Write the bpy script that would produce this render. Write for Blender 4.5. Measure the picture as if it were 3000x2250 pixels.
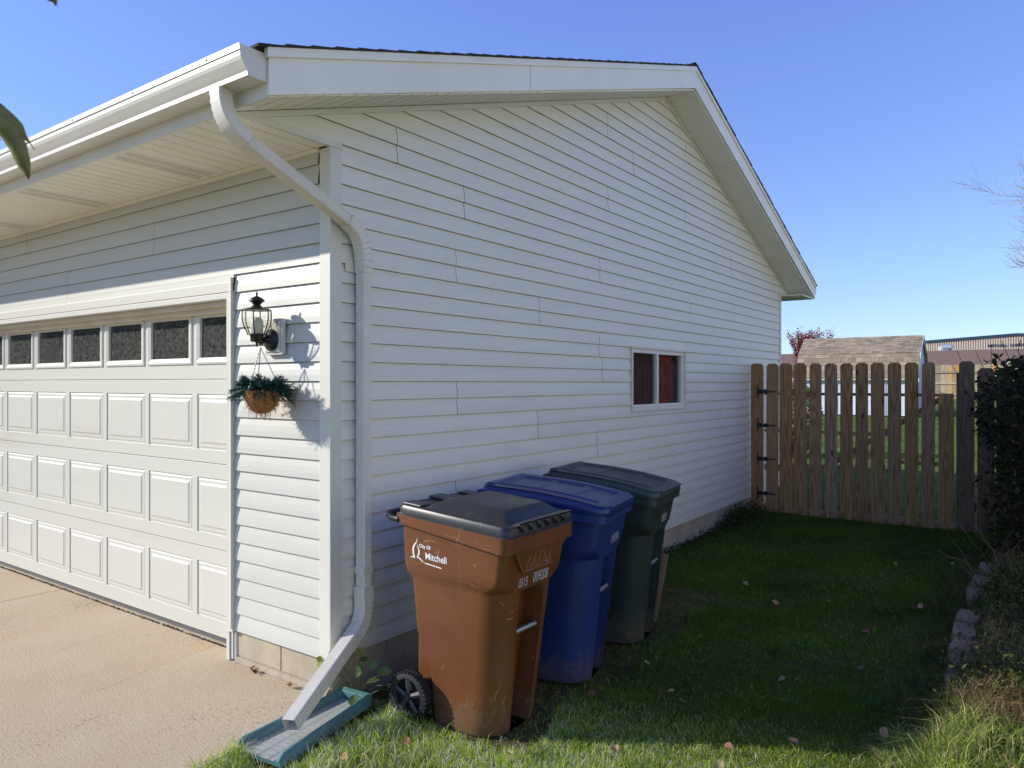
import bpy, bmesh, math, random
import numpy as np
from mathutils import Vector, Matrix
R = math.radians
random.seed(7); rng = np.random.default_rng(7)
scene = bpy.context.scene
for o in list(bpy.data.objects): bpy.data.objects.remove(o)
COL = scene.collection

# ------------------------------------------------------------------ camera
cam_d = bpy.data.cameras.new('camera'); cam = bpy.data.objects.new('camera', cam_d); COL.objects.link(cam)
cam.location = (2.921, -2.495, 1.592); cam.rotation_euler = (R(90), 0, R(35.663))
cam_d.sensor_width = 36; cam_d.lens = 25.92; cam_d.shift_y = -0.001
cam_d.clip_start = .05; cam_d.clip_end = 3000
cam_d.dof.use_dof = True; cam_d.dof.focus_distance = 4.6; cam_d.dof.aperture_fstop = 8
scene.camera = cam
# ------------------------------------------------------------------ light
SUN_D = Vector((1.55, 1.0, -.90)).normalized()
SUN_EL = math.asin(-SUN_D.z); SUN_AZ = math.atan2(-SUN_D.x, -SUN_D.y)      # from +Y towards +X
w = bpy.data.worlds.new('World'); scene.world = w; w.use_nodes = True
nt = w.node_tree; nt.nodes.clear()
out = nt.nodes.new('ShaderNodeOutputWorld'); bg = nt.nodes.new('ShaderNodeBackground'); sk = nt.nodes.new('ShaderNodeTexSky')
sk.sky_type = 'NISHITA'; sk.sun_disc = False; sk.sun_elevation = SUN_EL; sk.sun_rotation = SUN_AZ
sk.altitude = 300; sk.air_density = 1.0; sk.dust_density = 0.0; sk.ozone_density = 3.0
bg.inputs['Strength'].default_value = .15
sp = nt.nodes.new('ShaderNodeSeparateColor'); cb = nt.nodes.new('ShaderNodeCombineColor'); nt.links.new(sk.outputs[0], sp.inputs[0])
for ch, (gain, power) in enumerate(((.53, .75), (.56, .80), (1.25, .50))):       # phone-camera response of the clear sky
    p_ = nt.nodes.new('ShaderNodeMath'); p_.operation = 'POWER'; p_.inputs[1].default_value = power; q_ = nt.nodes.new('ShaderNodeMath'); q_.operation = 'MULTIPLY'; q_.inputs[1].default_value = gain
    nt.links.new(sp.outputs[ch], p_.inputs[0]); nt.links.new(p_.outputs[0], q_.inputs[0]); nt.links.new(q_.outputs[0], cb.inputs[ch])
nt.links.new(cb.outputs[0], bg.inputs['Color']); nt.links.new(bg.outputs[0], out.inputs['Surface'])
sl = bpy.data.lights.new('sun', 'SUN'); sl.energy = 2.15; sl.angle = R(.53); sl.color = (1, .94, .85)
sun = bpy.data.objects.new('sun', sl); COL.objects.link(sun); sun.rotation_euler = SUN_D.to_track_quat('-Z', 'Y').to_euler(); sun.location = (-8, -8, 12)
scene.view_settings.view_transform = 'Standard'; scene.view_settings.look = 'None'
scene.view_settings.gamma = 1; scene.view_settings.exposure = 1.32; scene.view_settings.use_curve_mapping = False
scene.render.engine = 'CYCLES'

# ------------------------------------------------------------------ helpers
def tag(o, label=None, cat=None, group=None, kind=None):
    if label: o['label'] = label
    if cat: o['category'] = cat
    if group: o['group'] = group
    if kind: o['kind'] = kind
    return o
def empty(name, loc, rz=0, **k):
    o = bpy.data.objects.new(name, None); COL.objects.link(o); o.location = loc; o.rotation_euler = (0, 0, rz); o.empty_display_size = .1
    return tag(o, **k)
class MB:
    def __init__(s): s.v = []; s.f = []; s.m = []
    def add(s, vs, fs, mi=0):
        b = len(s.v); s.v += [tuple(p) for p in vs]; s.f += [[i + b for i in f] for f in fs]; s.m += [mi] * len(fs); return s
    def box(s, x0, y0, z0, x1, y1, z1, mi=0):
        if x0 > x1: x0, x1 = x1, x0
        if y0 > y1: y0, y1 = y1, y0
        if z0 > z1: z0, z1 = z1, z0
        return s.add([(x0,y0,z0),(x1,y0,z0),(x1,y1,z0),(x0,y1,z0),(x0,y0,z1),(x1,y0,z1),(x1,y1,z1),(x0,y1,z1)],
                     [(3,2,1,0),(4,5,6,7),(0,1,5,4),(1,2,6,5),(2,3,7,6),(3,0,4,7)], mi)
    def prism(s, poly, axis, a, b, mi=0):
        """poly: 2D points; axis 0: (y,z) extruded in x; 1: (x,z) in y; 2: (x,y) in z"""
        def P(p, t): return (t,p[0],p[1]) if axis == 0 else (p[0],t,p[1]) if axis == 1 else (p[0],p[1],t)
        n = len(poly)
        area = sum(poly[i][0]*poly[(i+1)%n][1]-poly[(i+1)%n][0]*poly[i][1] for i in range(n))
        vs = [P(p,a) for p in poly]+[P(p,b) for p in poly]
        fs = [list(range(n))[::-1], list(range(n,2*n))]+[(i,(i+1)%n,n+(i+1)%n,n+i) for i in range(n)]
        flip = (area < 0) ^ (b < a) ^ (axis == 1)
        if flip: fs = [list(f)[::-1] for f in fs]
        return s.add(vs, fs, mi)
    def loft(s, loops, cap0=True, cap1=True, closed=True, mi=0):
        n = len(loops[0]); vs = [p for l in loops for p in l]; fs = []
        for k in range(len(loops)-1):
            for i in range(n if closed else n-1):
                j = (i+1) % n; fs.append((k*n+i, k*n+j, (k+1)*n+j, (k+1)*n+i))
        if cap0: fs.append(list(range(n))[::-1])
        if cap1: fs.append([(len(loops)-1)*n+i for i in range(n)])
        return s.add(vs, fs, mi)
    def tube(s, pts, r, n=8, cap=True, mi=0):
        pts = [Vector(p) for p in pts]; rs = r if isinstance(r, (list, tuple)) else [r]*len(pts); loops = []
        up = Vector((0,0,1)); t0 = (pts[1]-pts[0]).normalized()
        if abs(t0.dot(up)) > .95: up = Vector((1,0,0))
        u = t0.cross(up).normalized()
        for i, p in enumerate(pts):
            t = (pts[min(i+1,len(pts)-1)]-pts[max(i-1,0)]).normalized(); u = (u - t*u.dot(t)).normalized(); v = t.cross(u)
            loops.append([p+u*(rs[i]*math.cos(a))+v*(rs[i]*math.sin(a)) for a in [2*math.pi*k/n for k in range(n)]])
        return s.loft(loops, cap, cap, mi=mi)
    def lathe(s, prof, c, n=20, mi=0, axis=2, cap=True):
        def P(r, h, a):
            if axis == 2: return (c[0]+r*math.cos(a), c[1]+r*math.sin(a), c[2]+h)
            if axis == 1: return (c[0]+r*math.cos(a), c[1]+h, c[2]+r*math.sin(a))
            return (c[0]+h, c[1]+r*math.cos(a), c[2]+r*math.sin(a))
        return s.loft([[P(max(r,1e-5),h,2*math.pi*k/n) for k in range(n)] for r,h in prof], cap, cap, mi=mi)
def mesh_obj(name, mb, mats, parent=None, smooth=None, bevel=0, local=False, off=None):
    me = bpy.data.meshes.new(name)
    v = mb.v
    if parent is not None and not local:
        r = parent
        L = Vector((0,0,0))
        while r is not None: L += r.location; r = r.parent
        v = [(p[0]-L.x, p[1]-L.y, p[2]-L.z) for p in v]
    me.from_pydata(v, [], mb.f); 
    if not isinstance(mats, (list, tuple)): mats = [mats]
    for m in mats: me.materials.append(m)
    if len(mats) > 1: me.polygons.foreach_set('material_index', mb.m)
    bm = bmesh.new(); bm.from_mesh(me); bmesh.ops.recalc_face_normals(bm, faces=bm.faces); bm.to_mesh(me); bm.free()
    if smooth is not None:
        me.polygons.foreach_set('use_smooth', [True]*len(me.polygons)); me.set_sharp_from_angle(angle=R(smooth))
    me.update()
    o = bpy.data.objects.new(name, me); COL.objects.link(o)
    if parent is not None: o.parent = parent
    if bevel:
        b = o.modifiers.new('bevel', 'BEVEL'); b.width = bevel; b.segments = 2; b.limit_method = 'ANGLE'; b.angle_limit = R(40)
    return o
def rrect(x0, x1, y0, y1, rs, z=0, n=4):
    """rounded rectangle loop, ccw; rs = radii (x0y0, x1y0, x1y1, x0y1)"""
    if not isinstance(rs, (list, tuple)): rs = [rs]*4
    pts = []
    for (cx, cy, a0, r) in ((x0, y0, 180, rs[0]), (x1, y0, 270, rs[1]), (x1, y1, 0, rs[2]), (x0, y1, 90, rs[3])):
        sx = 1 if cx == x0 else -1; sy = 1 if cy == y0 else -1
        for k in range(n+1):
            a = R(a0+90*k/n); pts.append((cx+sx*r+r*math.cos(a), cy+sy*r+r*math.sin(a), z))
    return pts
def interp(keys, t):
    ks = sorted(keys)
    if t <= ks[0][0]: return ks[0][1:]
    for a, b in zip(ks, ks[1:]):
        if t <= b[0]:
            f = (t-a[0])/(b[0]-a[0]); return tuple(x+(y-x)*f for x, y in zip(a[1:], b[1:]))
    return ks[-1][1:]
def np_mesh(name, V, F, mats, cols=None, parent=None, smooth=False):
    """V (n,3), F list of arrays of faces (k, m) with equal corner count"""
    me = bpy.data.meshes.new(name); me.vertices.add(len(V)); me.vertices.foreach_set('co', np.asarray(V, np.float32).ravel())
    loops = np.concatenate([f.ravel() for f in F]).astype(np.int32); tot = np.concatenate([np.full(len(f), f.shape[1]) for f in F]).astype(np.int32)
    st = np.concatenate([[0], np.cumsum(tot)[:-1]]).astype(np.int32)
    me.loops.add(len(loops)); me.loops.foreach_set('vertex_index', loops)
    me.polygons.add(len(tot)); me.polygons.foreach_set('loop_start', st); me.polygons.foreach_set('loop_total', tot)
    if cols is not None:
        a = me.color_attributes.new('tint', 'FLOAT_COLOR', 'POINT'); c4 = np.ones((len(V), 4), np.float32); c4[:, :3] = cols; a.data.foreach_set('color', c4.ravel())
    me.materials.append(mats); me.update(calc_edges=True); me.validate()
    if smooth: me.polygons.foreach_set('use_smooth', [True]*len(me.polygons))
    o = bpy.data.objects.new(name, me); COL.objects.link(o)
    if parent is not None: o.parent = parent
    return o

# ------------------------------------------------------------------ materials
MATS = {}
def mat(name, col, rough=.5, metal=0, var=0, scale=4, bump=0, bscale=60, stretch=(1,1,1), col2=None, spec=.5, dirt=None, obj_rand=0, detail=4, coat=0, bdist=.002, scratch=None, splash=None):
    if name in MATS: return MATS[name]
    m = bpy.data.materials.new(name); m.use_nodes = True; nt = m.node_tree; N = nt.nodes; L = nt.links; b = N['Principled BSDF']
    b.inputs['Roughness'].default_value = rough; b.inputs['Metallic'].default_value = metal; b.inputs['Specular IOR Level'].default_value = spec
    b.inputs['Base Color'].default_value = (*col, 1)
    if coat: b.inputs['Coat Weight'].default_value = coat
    tc = N.new('ShaderNodeTexCoord'); mp = N.new('ShaderNodeMapping'); mp.inputs['Scale'].default_value = stretch; L.new(tc.outputs['Object'], mp.inputs[0])
    src = mp.outputs[0]
    oi = None
    if obj_rand:
        oi = N.new('ShaderNodeObjectInfo'); ad = N.new('ShaderNodeVectorMath'); ad.operation = 'ADD'; cm = N.new('ShaderNodeCombineXYZ'); mu = N.new('ShaderNodeMath'); mu.operation = 'MULTIPLY'; mu.inputs[1].default_value = 37
        L.new(oi.outputs['Random'], mu.inputs[0]); 
        for i in range(3): L.new(mu.outputs[0], cm.inputs[i])
        L.new(src, ad.inputs[0]); L.new(cm.outputs[0], ad.inputs[1]); src = ad.outputs[0]
    color = None
    if var or col2:
        n = N.new('ShaderNodeTexNoise'); n.inputs['Scale'].default_value = scale; n.inputs['Detail'].default_value = detail; n.inputs['Roughness'].default_value = .6; L.new(src, n.inputs['Vector'])
        r = N.new('ShaderNodeValToRGB'); r.color_ramp.elements[0].position = .3; r.color_ramp.elements[1].position = .7
        c2 = col2 if col2 else tuple(c*(1-var) for c in col); r.color_ramp.elements[0].color = (*c2, 1); r.color_ramp.elements[1].color = (*(col if col2 else tuple(min(1, c*(1+var*.5)) for c in col)), 1)
        L.new(n.outputs['Fac'], r.inputs[0]); color = r.outputs[0]
    if dirt:   # (colour, scale, threshold)
        n2 = N.new('ShaderNodeTexNoise'); n2.inputs['Scale'].default_value = dirt[1]; n2.inputs['Detail'].default_value = 8; n2.inputs['Roughness'].default_value = .7; L.new(src, n2.inputs['Vector'])
        r2 = N.new('ShaderNodeValToRGB'); r2.color_ramp.elements[0].position = dirt[2]; r2.color_ramp.elements[1].position = min(1, dirt[2]+.12)
        r2.color_ramp.elements[0].color = (0,0,0,1); r2.color_ramp.elements[1].color = (1,1,1,1); L.new(n2.outputs['Fac'], r2.inputs[0])
        mx = N.new('ShaderNodeMix'); mx.data_type = 'RGBA'; L.new(r2.outputs[0], mx.inputs[0]); mx.inputs[7].default_value = (*dirt[0], 1)
        if color: L.new(color, mx.inputs[6])
        else: mx.inputs[6].default_value = (*col, 1)
        color = mx.outputs[2]
    if splash:    # rain-splashed soil on the lowest courses
        if color is None: rgb = N.new('ShaderNodeRGB'); rgb.outputs[0].default_value = (*col, 1); color = rgb.outputs[0]
        sz = N.new('ShaderNodeSeparateXYZ'); L.new(tc.outputs['Object'], sz.inputs[0]); mz = N.new('ShaderNodeMapRange'); mz.inputs[1].default_value = .75; mz.inputs[2].default_value = .15; L.new(sz.outputs[2], mz.inputs[0])
        nz = N.new('ShaderNodeTexNoise'); nz.inputs['Scale'].default_value = 7; nz.inputs['Detail'].default_value = 8; nz.inputs['Roughness'].default_value = .8; L.new(src, nz.inputs['Vector'])
        b1 = N.new('ShaderNodeMath'); b1.operation = 'MULTIPLY_ADD'; b1.inputs[1].default_value = .35; L.new(mz.outputs[0], b1.inputs[0]); L.new(nz.outputs['Fac'], b1.inputs[2])
        b2 = N.new('ShaderNodeMapRange'); b2.inputs[1].default_value = .55; b2.inputs[2].default_value = 1.0; b2.inputs[4].default_value = .55; L.new(b1.outputs[0], b2.inputs[0])
        m7 = N.new('ShaderNodeMix'); m7.data_type = 'RGBA'; L.new(b2.outputs[0], m7.inputs[0]); L.new(color, m7.inputs[6]); m7.inputs[7].default_value = (*splash, 1); color = m7.outputs[2]
    if scratch:   # thin isolines of a stretched noise, broken up by a second one; mud splashes near the ground
        acc = None
        for (st, rot, sc) in (((1, 1, 5), .5, 1.6), ((4, 1, 1), .9, 1.3)):
            mq = N.new('ShaderNodeMapping'); mq.inputs['Scale'].default_value = st; mq.inputs['Rotation'].default_value = (rot, rot*.6, 0); L.new(src, mq.inputs[0])
            na = N.new('ShaderNodeTexNoise'); na.inputs['Scale'].default_value = sc; na.inputs['Detail'].default_value = 3; L.new(mq.outputs[0], na.inputs['Vector'])
            a1 = N.new('ShaderNodeMath'); a1.operation = 'SUBTRACT'; a1.inputs[1].default_value = .5; L.new(na.outputs['Fac'], a1.inputs[0]); a2 = N.new('ShaderNodeMath'); a2.operation = 'ABSOLUTE'; L.new(a1.outputs[0], a2.inputs[0])
            a3 = N.new('ShaderNodeMath'); a3.operation = 'LESS_THAN'; a3.inputs[1].default_value = .0014; L.new(a2.outputs[0], a3.inputs[0])
            nm = N.new('ShaderNodeTexNoise'); nm.inputs['Scale'].default_value = 5.5+sc; nm.inputs['Detail'].default_value = 2; L.new(src, nm.inputs['Vector']); a4 = N.new('ShaderNodeMath'); a4.operation = 'GREATER_THAN'; a4.inputs[1].default_value = .56; L.new(nm.outputs['Fac'], a4.inputs[0])
            a5 = N.new('ShaderNodeMath'); a5.operation = 'MULTIPLY'; L.new(a3.outputs[0], a5.inputs[0]); L.new(a4.outputs[0], a5.inputs[1])
            if acc is None: acc = a5.outputs[0]
            else: a6 = N.new('ShaderNodeMath'); a6.operation = 'MAXIMUM'; L.new(acc, a6.inputs[0]); L.new(a5.outputs[0], a6.inputs[1]); acc = a6.outputs[0]
        m6 = N.new('ShaderNodeMix'); m6.data_type = 'RGBA'; a7 = N.new('ShaderNodeMath'); a7.operation = 'MULTIPLY'; a7.inputs[1].default_value = .75; L.new(acc, a7.inputs[0]); L.new(a7.outputs[0], m6.inputs[0]); L.new(color, m6.inputs[6]); m6.inputs[7].default_value = (*scratch, 1)
        sz = N.new('ShaderNodeSeparateXYZ'); L.new(tc.outputs['Object'], sz.inputs[0]); mz = N.new('ShaderNodeMapRange'); mz.inputs[1].default_value = .32; mz.inputs[2].default_value = .0; L.new(sz.outputs[2], mz.inputs[0])
        nz = N.new('ShaderNodeTexNoise'); nz.inputs['Scale'].default_value = 26; nz.inputs['Detail'].default_value = 6; nz.inputs['Roughness'].default_value = .75; L.new(src, nz.inputs['Vector'])
        b1 = N.new('ShaderNodeMath'); b1.operation = 'MULTIPLY_ADD'; b1.inputs[1].default_value = .42; L.new(mz.outputs[0], b1.inputs[0]); L.new(nz.outputs['Fac'], b1.inputs[2])
        b2 = N.new('ShaderNodeMapRange'); b2.inputs[1].default_value = .66; b2.inputs[2].default_value = .90; b2.inputs[4].default_value = .55; L.new(b1.outputs[0], b2.inputs[0])
        m7 = N.new('ShaderNodeMix'); m7.data_type = 'RGBA'; L.new(b2.outputs[0], m7.inputs[0]); L.new(m6.outputs[2], m7.inputs[6]); m7.inputs[7].default_value = (.16,.12,.08,1); color = m7.outputs[2]
    if obj_rand:
        hs = N.new('ShaderNodeHueSaturation'); mr = N.new('ShaderNodeMapRange'); mr.inputs[3].default_value = 1-obj_rand; mr.inputs[4].default_value = 1+obj_rand
        L.new(oi.outputs['Random'], mr.inputs[0]); L.new(mr.outputs[0], hs.inputs['Value'])
        if color: L.new(color, hs.inputs['Color'])
        else: hs.inputs['Color'].default_value = (*col, 1)
        color = hs.outputs[0]
    if color: L.new(color, b.inputs['Base Color'])
    if bump:
        nb = N.new('ShaderNodeTexNoise'); nb.inputs['Scale'].default_value = bscale; nb.inputs['Detail'].default_value = 4; L.new(src, nb.inputs['Vector'])
        bp = N.new('ShaderNodeBump'); bp.inputs['Strength'].default_value = bump; bp.inputs['Distance'].default_value = bdist; L.new(nb.outputs['Fac'], bp.inputs['Height']); L.new(bp.outputs[0], b.inputs['Normal'])
    MATS[name] = m; return m
def foliage_mat(name, rough=.6, trans=.35, scale=1.0):
    m = bpy.data.materials.new(name); m.use_nodes = True; nt = m.node_tree; N = nt.nodes; L = nt.links; b = N['Principled BSDF']; o = N['Material Output']
    at = N.new('ShaderNodeAttribute'); at.attribute_name = 'tint'; L.new(at.outputs['Color'], b.inputs['Base Color']); b.inputs['Roughness'].default_value = rough; b.inputs['Specular IOR Level'].default_value = .12
    tr = N.new('ShaderNodeBsdfTranslucent'); L.new(at.outputs['Color'], tr.inputs['Color']); mx = N.new('ShaderNodeMixShader'); mx.inputs[0].default_value = trans
    L.new(b.outputs[0], mx.inputs[1]); L.new(tr.outputs[0], mx.inputs[2]); L.new(mx.outputs[0], o.inputs['Surface']); return m

vinyl = mat('vinyl_siding_shade_lifted', (.80,.785,.665), .42, var=.05, scale=1.5, bump=.12, bscale=55, stretch=(1,1,8), dirt=((.71,.70,.61), .9, .62), obj_rand=.018, splash=(.42,.38,.30))  # shaded gable copy of the siding, painted brighter and warmer to offset the shade
vinyl_f = mat('vinyl_siding_sunlit', (.60,.60,.53), .42, var=.04, scale=1.2, bump=.12, bscale=55, stretch=(1,1,8), dirt=((.55,.55,.48), .8, .62), obj_rand=.018)  # sunlit front copy of the same siding, painted darker against the sun
trimw = mat('trim_white', (.70,.695,.60), .4, var=.04, scale=2)
doorw = mat('door_white', (.635,.63,.545), .42, var=.03, scale=1.5, bump=.2, bscale=45, stretch=(.25,1,3), dirt=((.54,.52,.42), 1.3, .6))
fascia_m = mat('fascia_white', (.93,.91,.76), .4, var=.05, scale=2, dirt=((.74,.73,.62), 7, .70))
soffit_m = mat('soffit_vinyl', (.90,.88,.74), .5, var=.06, scale=2)
gutter_m = mat('gutter_aluminium', (.76,.74,.64), .33, var=.05, scale=3, dirt=((.45,.40,.33), 11, .70))
ds_m = mat('downspout_aluminium', (.78,.74,.61), .35, var=.05, scale=5, dirt=((.33,.29,.24), 16, .69))
shingle_m = mat('roof_shingle', (.045,.038,.036), .9, var=.4, scale=20, bump=.5, bscale=250, obj_rand=.2)
back_m = mat('sheathing', (.05,.05,.05), .9)
block_m = mat('concrete_block', (.46,.39,.28), .9, var=.18, scale=5, bump=.6, bscale=90, dirt=((.25,.22,.18), 9, .6))
black_m = mat('black_metal', (.012,.012,.013), .4, var=.2)
blackp_m = mat('black_plastic', (.022,.023,.025), .38, var=.3, scale=7, dirt=((.14,.14,.13), 14, .60), bump=.05, bscale=200, scratch=(.25,.25,.25))
tyre_m = mat('rubber', (.015,.015,.016), .7, var=.3)
brown_m = mat('brown_plastic', (.165,.060,.023), .30, var=.18, scale=3, bump=.06, bscale=160, dirt=((.27,.14,.07), 15, .68), scratch=(.46,.28,.17))
blue_m = mat('blue_plastic', (.014,.035,.16), .42, var=.2, scale=3, bump=.1, bscale=400, dirt=((.04,.07,.20), 30, .72), scratch=(.06,.09,.22))
bluel_m = mat('blue_lid', (.012,.028,.145), .32, var=.2, scale=3, scratch=(.06,.07,.25))
green_m = mat('green_plastic', (.028,.042,.034), .45, var=.2, scale=4, dirt=((.06,.075,.065), 20, .72), scratch=(.10,.12,.10))
greenl_m = mat('green_lid', (.032,.045,.045), .42, var=.15, scale=5, dirt=((.07,.075,.065), 6, .64))
steel_m = mat('galvanised_steel', (.42,.41,.40), .38, metal=.7)
decal_m = mat('white_print', (.8,.8,.78), .5)
decal2_m = mat('grey_print', (.6,.6,.6), .5)
teal_m = mat('teal_plastic', (.085,.20,.195), .42, var=.15, scale=6, dirt=((.28,.33,.31), 9, .6))
coir_m = mat('coir', (.42,.20,.06), .95, var=.5, scale=60, bump=1, bscale=120, bdist=.01)
frost_m = mat('frosted_candle', (.65,.62,.5), .5)
curtain_m = mat('red_curtain', (.42,.028,.03), .9, var=.5, scale=14, stretch=(1,6,.3))
curtain2_m = mat('dark_curtain', (.12,.02,.035), .9, var=.4, scale=8)
dark_m = mat('dark_interior', (.02,.02,.02), .9)
board_m = mat('cardboard', (.36,.24,.16), .9, var=.15, scale=6, dirt=((.12,.08,.05), 12, .62))
stone_m = mat('edging_stone', (.23,.16,.11), .95, var=.35, scale=20, bump=1, bscale=60, obj_rand=.12, dirt=((.30,.26,.22), 60, .66), bdist=.004)
barkm = mat('pale_bark', (.36,.31,.25), .9, var=.3, scale=12)
darkbark = mat('dark_bark', (.06,.045,.035), .9, var=.3, scale=12)
twigm = mat('dry_twig', (.13,.09,.06), .9, var=.3, scale=12)
leafm = foliage_mat('leaf', trans=.3); grassm = foliage_mat('grass_blade', trans=.5)
def glass_mat(name, col=(.9,.95,.92), rough=.0, dust=.03):
    m = bpy.data.materials.new(name); m.use_nodes = True; N = m.node_tree.nodes; L = m.node_tree.links; N.remove(N['Principled BSDF'])
    g = N.new('ShaderNodeBsdfGlossy'); g.inputs['Roughness'].default_value = rough; t = N.new('ShaderNodeBsdfTransparent'); t.inputs[0].default_value = (*col, 1)
    fr = N.new('ShaderNodeLayerWeight'); fp = N.new('ShaderNodeMath'); fp.operation = 'POWER'; fp.inputs[1].default_value = 4.5; L.new(fr.outputs['Facing'], fp.inputs[0]); mu = N.new('ShaderNodeMath'); mu.operation = 'MULTIPLY_ADD'; mu.inputs[1].default_value = .9; mu.inputs[2].default_value = .04; mu.use_clamp = True
    df = N.new('ShaderNodeBsdfDiffuse'); df.inputs[0].default_value = (.6,.6,.55,1); dm_ = N.new('ShaderNodeMixShader'); dm_.inputs[0].default_value = dust
    tc_ = N.new('ShaderNodeTexCoord'); ng = N.new('ShaderNodeTexNoise'); ng.inputs['Scale'].default_value = 34; ng.inputs['Detail'].default_value = 7; ng.inputs['Roughness'].default_value = .85; L.new(tc_.outputs['Object'], ng.inputs['Vector'])
    rg = N.new('ShaderNodeMapRange'); rg.inputs[1].default_value = .38; rg.inputs[2].default_value = .80; rg.inputs[3].default_value = dust*.25; rg.inputs[4].default_value = min(1, dust*3.2); L.new(ng.outputs['Fac'], rg.inputs[0]); L.new(rg.outputs[0], dm_.inputs[0])
    mx = N.new('ShaderNodeMixShader'); L.new(fp.outputs[0], mu.inputs[0]); L.new(mu.outputs[0], mx.inputs[0]); L.new(t.outputs[0], mx.inputs[1]); L.new(g.outputs[0], mx.inputs[2]); L.new(mx.outputs[0], dm_.inputs[1]); L.new(df.outputs[0], dm_.inputs[2]); L.new(dm_.outputs[0], N['Material Output'].inputs['Surface']); return m
glass = glass_mat('window_glass', (.85,.88,.86), dust=.015); door_glass = glass_mat('door_glass', (.7,.76,.74), dust=.07); lamp_glass = glass_mat('lamp_glass', (.93,.94,.9), dust=.04)
def wood_mat(name, c1, c2, rnd=.14):
    m = bpy.data.materials.new(name); m.use_nodes = True; nt = m.node_tree; N = nt.nodes; L = nt.links; b = N['Principled BSDF']; b.inputs['Roughness'].default_value = .85; b.inputs['Specular IOR Level'].default_value = .2
    tc = N.new('ShaderNodeTexCoord'); oi = N.new('ShaderNodeObjectInfo'); mu = N.new('ShaderNodeMath'); mu.operation = 'MULTIPLY'; mu.inputs[1].default_value = 91
    cm = N.new('ShaderNodeCombineXYZ'); L.new(oi.outputs['Random'], mu.inputs[0]); L.new(mu.outputs[0], cm.inputs[0]); L.new(mu.outputs[0], cm.inputs[2])
    ad = N.new('ShaderNodeVectorMath'); L.new(tc.outputs['Object'], ad.inputs[0]); L.new(cm.outputs[0], ad.inputs[1])
    mp = N.new('ShaderNodeMapping'); mp.inputs['Scale'].default_value = (5.5, 1, .36); L.new(ad.outputs[0], mp.inputs[0])
    n0 = N.new('ShaderNodeTexNoise'); n0.inputs['Scale'].default_value = 2.2; n0.inputs['Detail'].default_value = 1; L.new(mp.outputs[0], n0.inputs['Vector'])
    m1 = N.new('ShaderNodeMath'); m1.operation = 'MULTIPLY'; m1.inputs[1].default_value = 11; L.new(n0.outputs['Fac'], m1.inputs[0])
    fr = N.new('ShaderNodeMath'); fr.operation = 'PINGPONG'; fr.inputs[1].default_value = .5; L.new(m1.outputs[0], fr.inputs[0])
    mp2 = N.new('ShaderNodeMapping'); mp2.inputs['Scale'].default_value = (60, 20, 1.5); L.new(ad.outputs[0], mp2.inputs[0])
    n1 = N.new('ShaderNodeTexNoise'); n1.inputs['Scale'].default_value = 3; n1.inputs['Detail'].default_value = 3; L.new(mp2.outputs[0], n1.inputs['Vector'])
    sm = N.new('ShaderNodeMath'); sm.operation = 'ADD'; L.new(fr.outputs[0], sm.inputs[0]); L.new(n1.outputs['Fac'], sm.inputs[1])
    r = N.new('ShaderNodeValToRGB'); r.color_ramp.elements[0].position = .45; r.color_ramp.elements[1].position = .95; r.color_ramp.elements[0].color = (*c2, 1); r.color_ramp.elements[1].color = (*c1, 1); L.new(sm.outputs[0], r.inputs[0])
    # knots
    mp3 = N.new('ShaderNodeMapping'); mp3.inputs['Scale'].default_value = (5, .01, 2.6); L.new(ad.outputs[0], mp3.inputs[0])
    vo = N.new('ShaderNodeTexVoronoi'); vo.inputs['Scale'].default_value = 1.0; L.new(mp3.outputs[0], vo.inputs['Vector'])
    rk = N.new('ShaderNodeValToRGB'); rk.color_ramp.elements[0].position = .05; rk.color_ramp.elements[1].position = .11; rk.color_ramp.elements[0].color = (.12,.12,.12,1); rk.color_ramp.elements[1].color = (1,1,1,1); L.new(vo.outputs['Distance'], rk.inputs[0])
    mk = N.new('ShaderNodeMix'); mk.data_type = 'RGBA'; mk.blend_type = 'MULTIPLY'; mk.inputs[0].default_value = .85; L.new(r.outputs[0], mk.inputs[6]); L.new(rk.outputs[0], mk.inputs[7])
    hs = N.new('ShaderNodeHueSaturation'); mr = N.new('ShaderNodeMapRange'); mr.inputs[3].default_value = 1-rnd; mr.inputs[4].default_value = 1+rnd
    mod = N.new('ShaderNodeMath'); mod.operation = 'FRACT'; L.new(mu.outputs[0], mod.inputs[0]); L.new(mod.outputs[0], mr.inputs[0]); L.new(mr.outputs[0], hs.inputs['Value'])
    mr2 = N.new('ShaderNodeMapRange'); mr2.inputs[3].default_value = 1.1; mr2.inputs[4].default_value = .85; L.new(oi.outputs['Random'], mr2.inputs[0]); L.new(mr2.outputs[0], hs.inputs['Saturation'])
    L.new(mk.outputs[2], hs.inputs['Color']); L.new(hs.outputs[0], b.inputs['Base Color'])
    bp = N.new('ShaderNodeBump'); bp.inputs['Strength'].default_value = .35; bp.inputs['Distance'].default_value = .003; L.new(sm.outputs[0], bp.inputs['Height']); L.new(bp.outputs[0], b.inputs['Normal'])
    return m
picket_m = wood_mat('weathered_picket', (.41,.25,.125), (.20,.112,.05))
newpicket_m = wood_mat('newer_picket', (.42,.21,.075), (.30,.14,.045), .05)
greypicket_m = wood_mat('grey_picket', (.19,.13,.08), (.11,.075,.047))
farboard_m = wood_mat('far_board', (.42,.35,.24), (.30,.24,.16), .28)
farorange_m = wood_mat('far_orange_board', (.62,.34,.10), (.5,.26,.07), .1)

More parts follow.
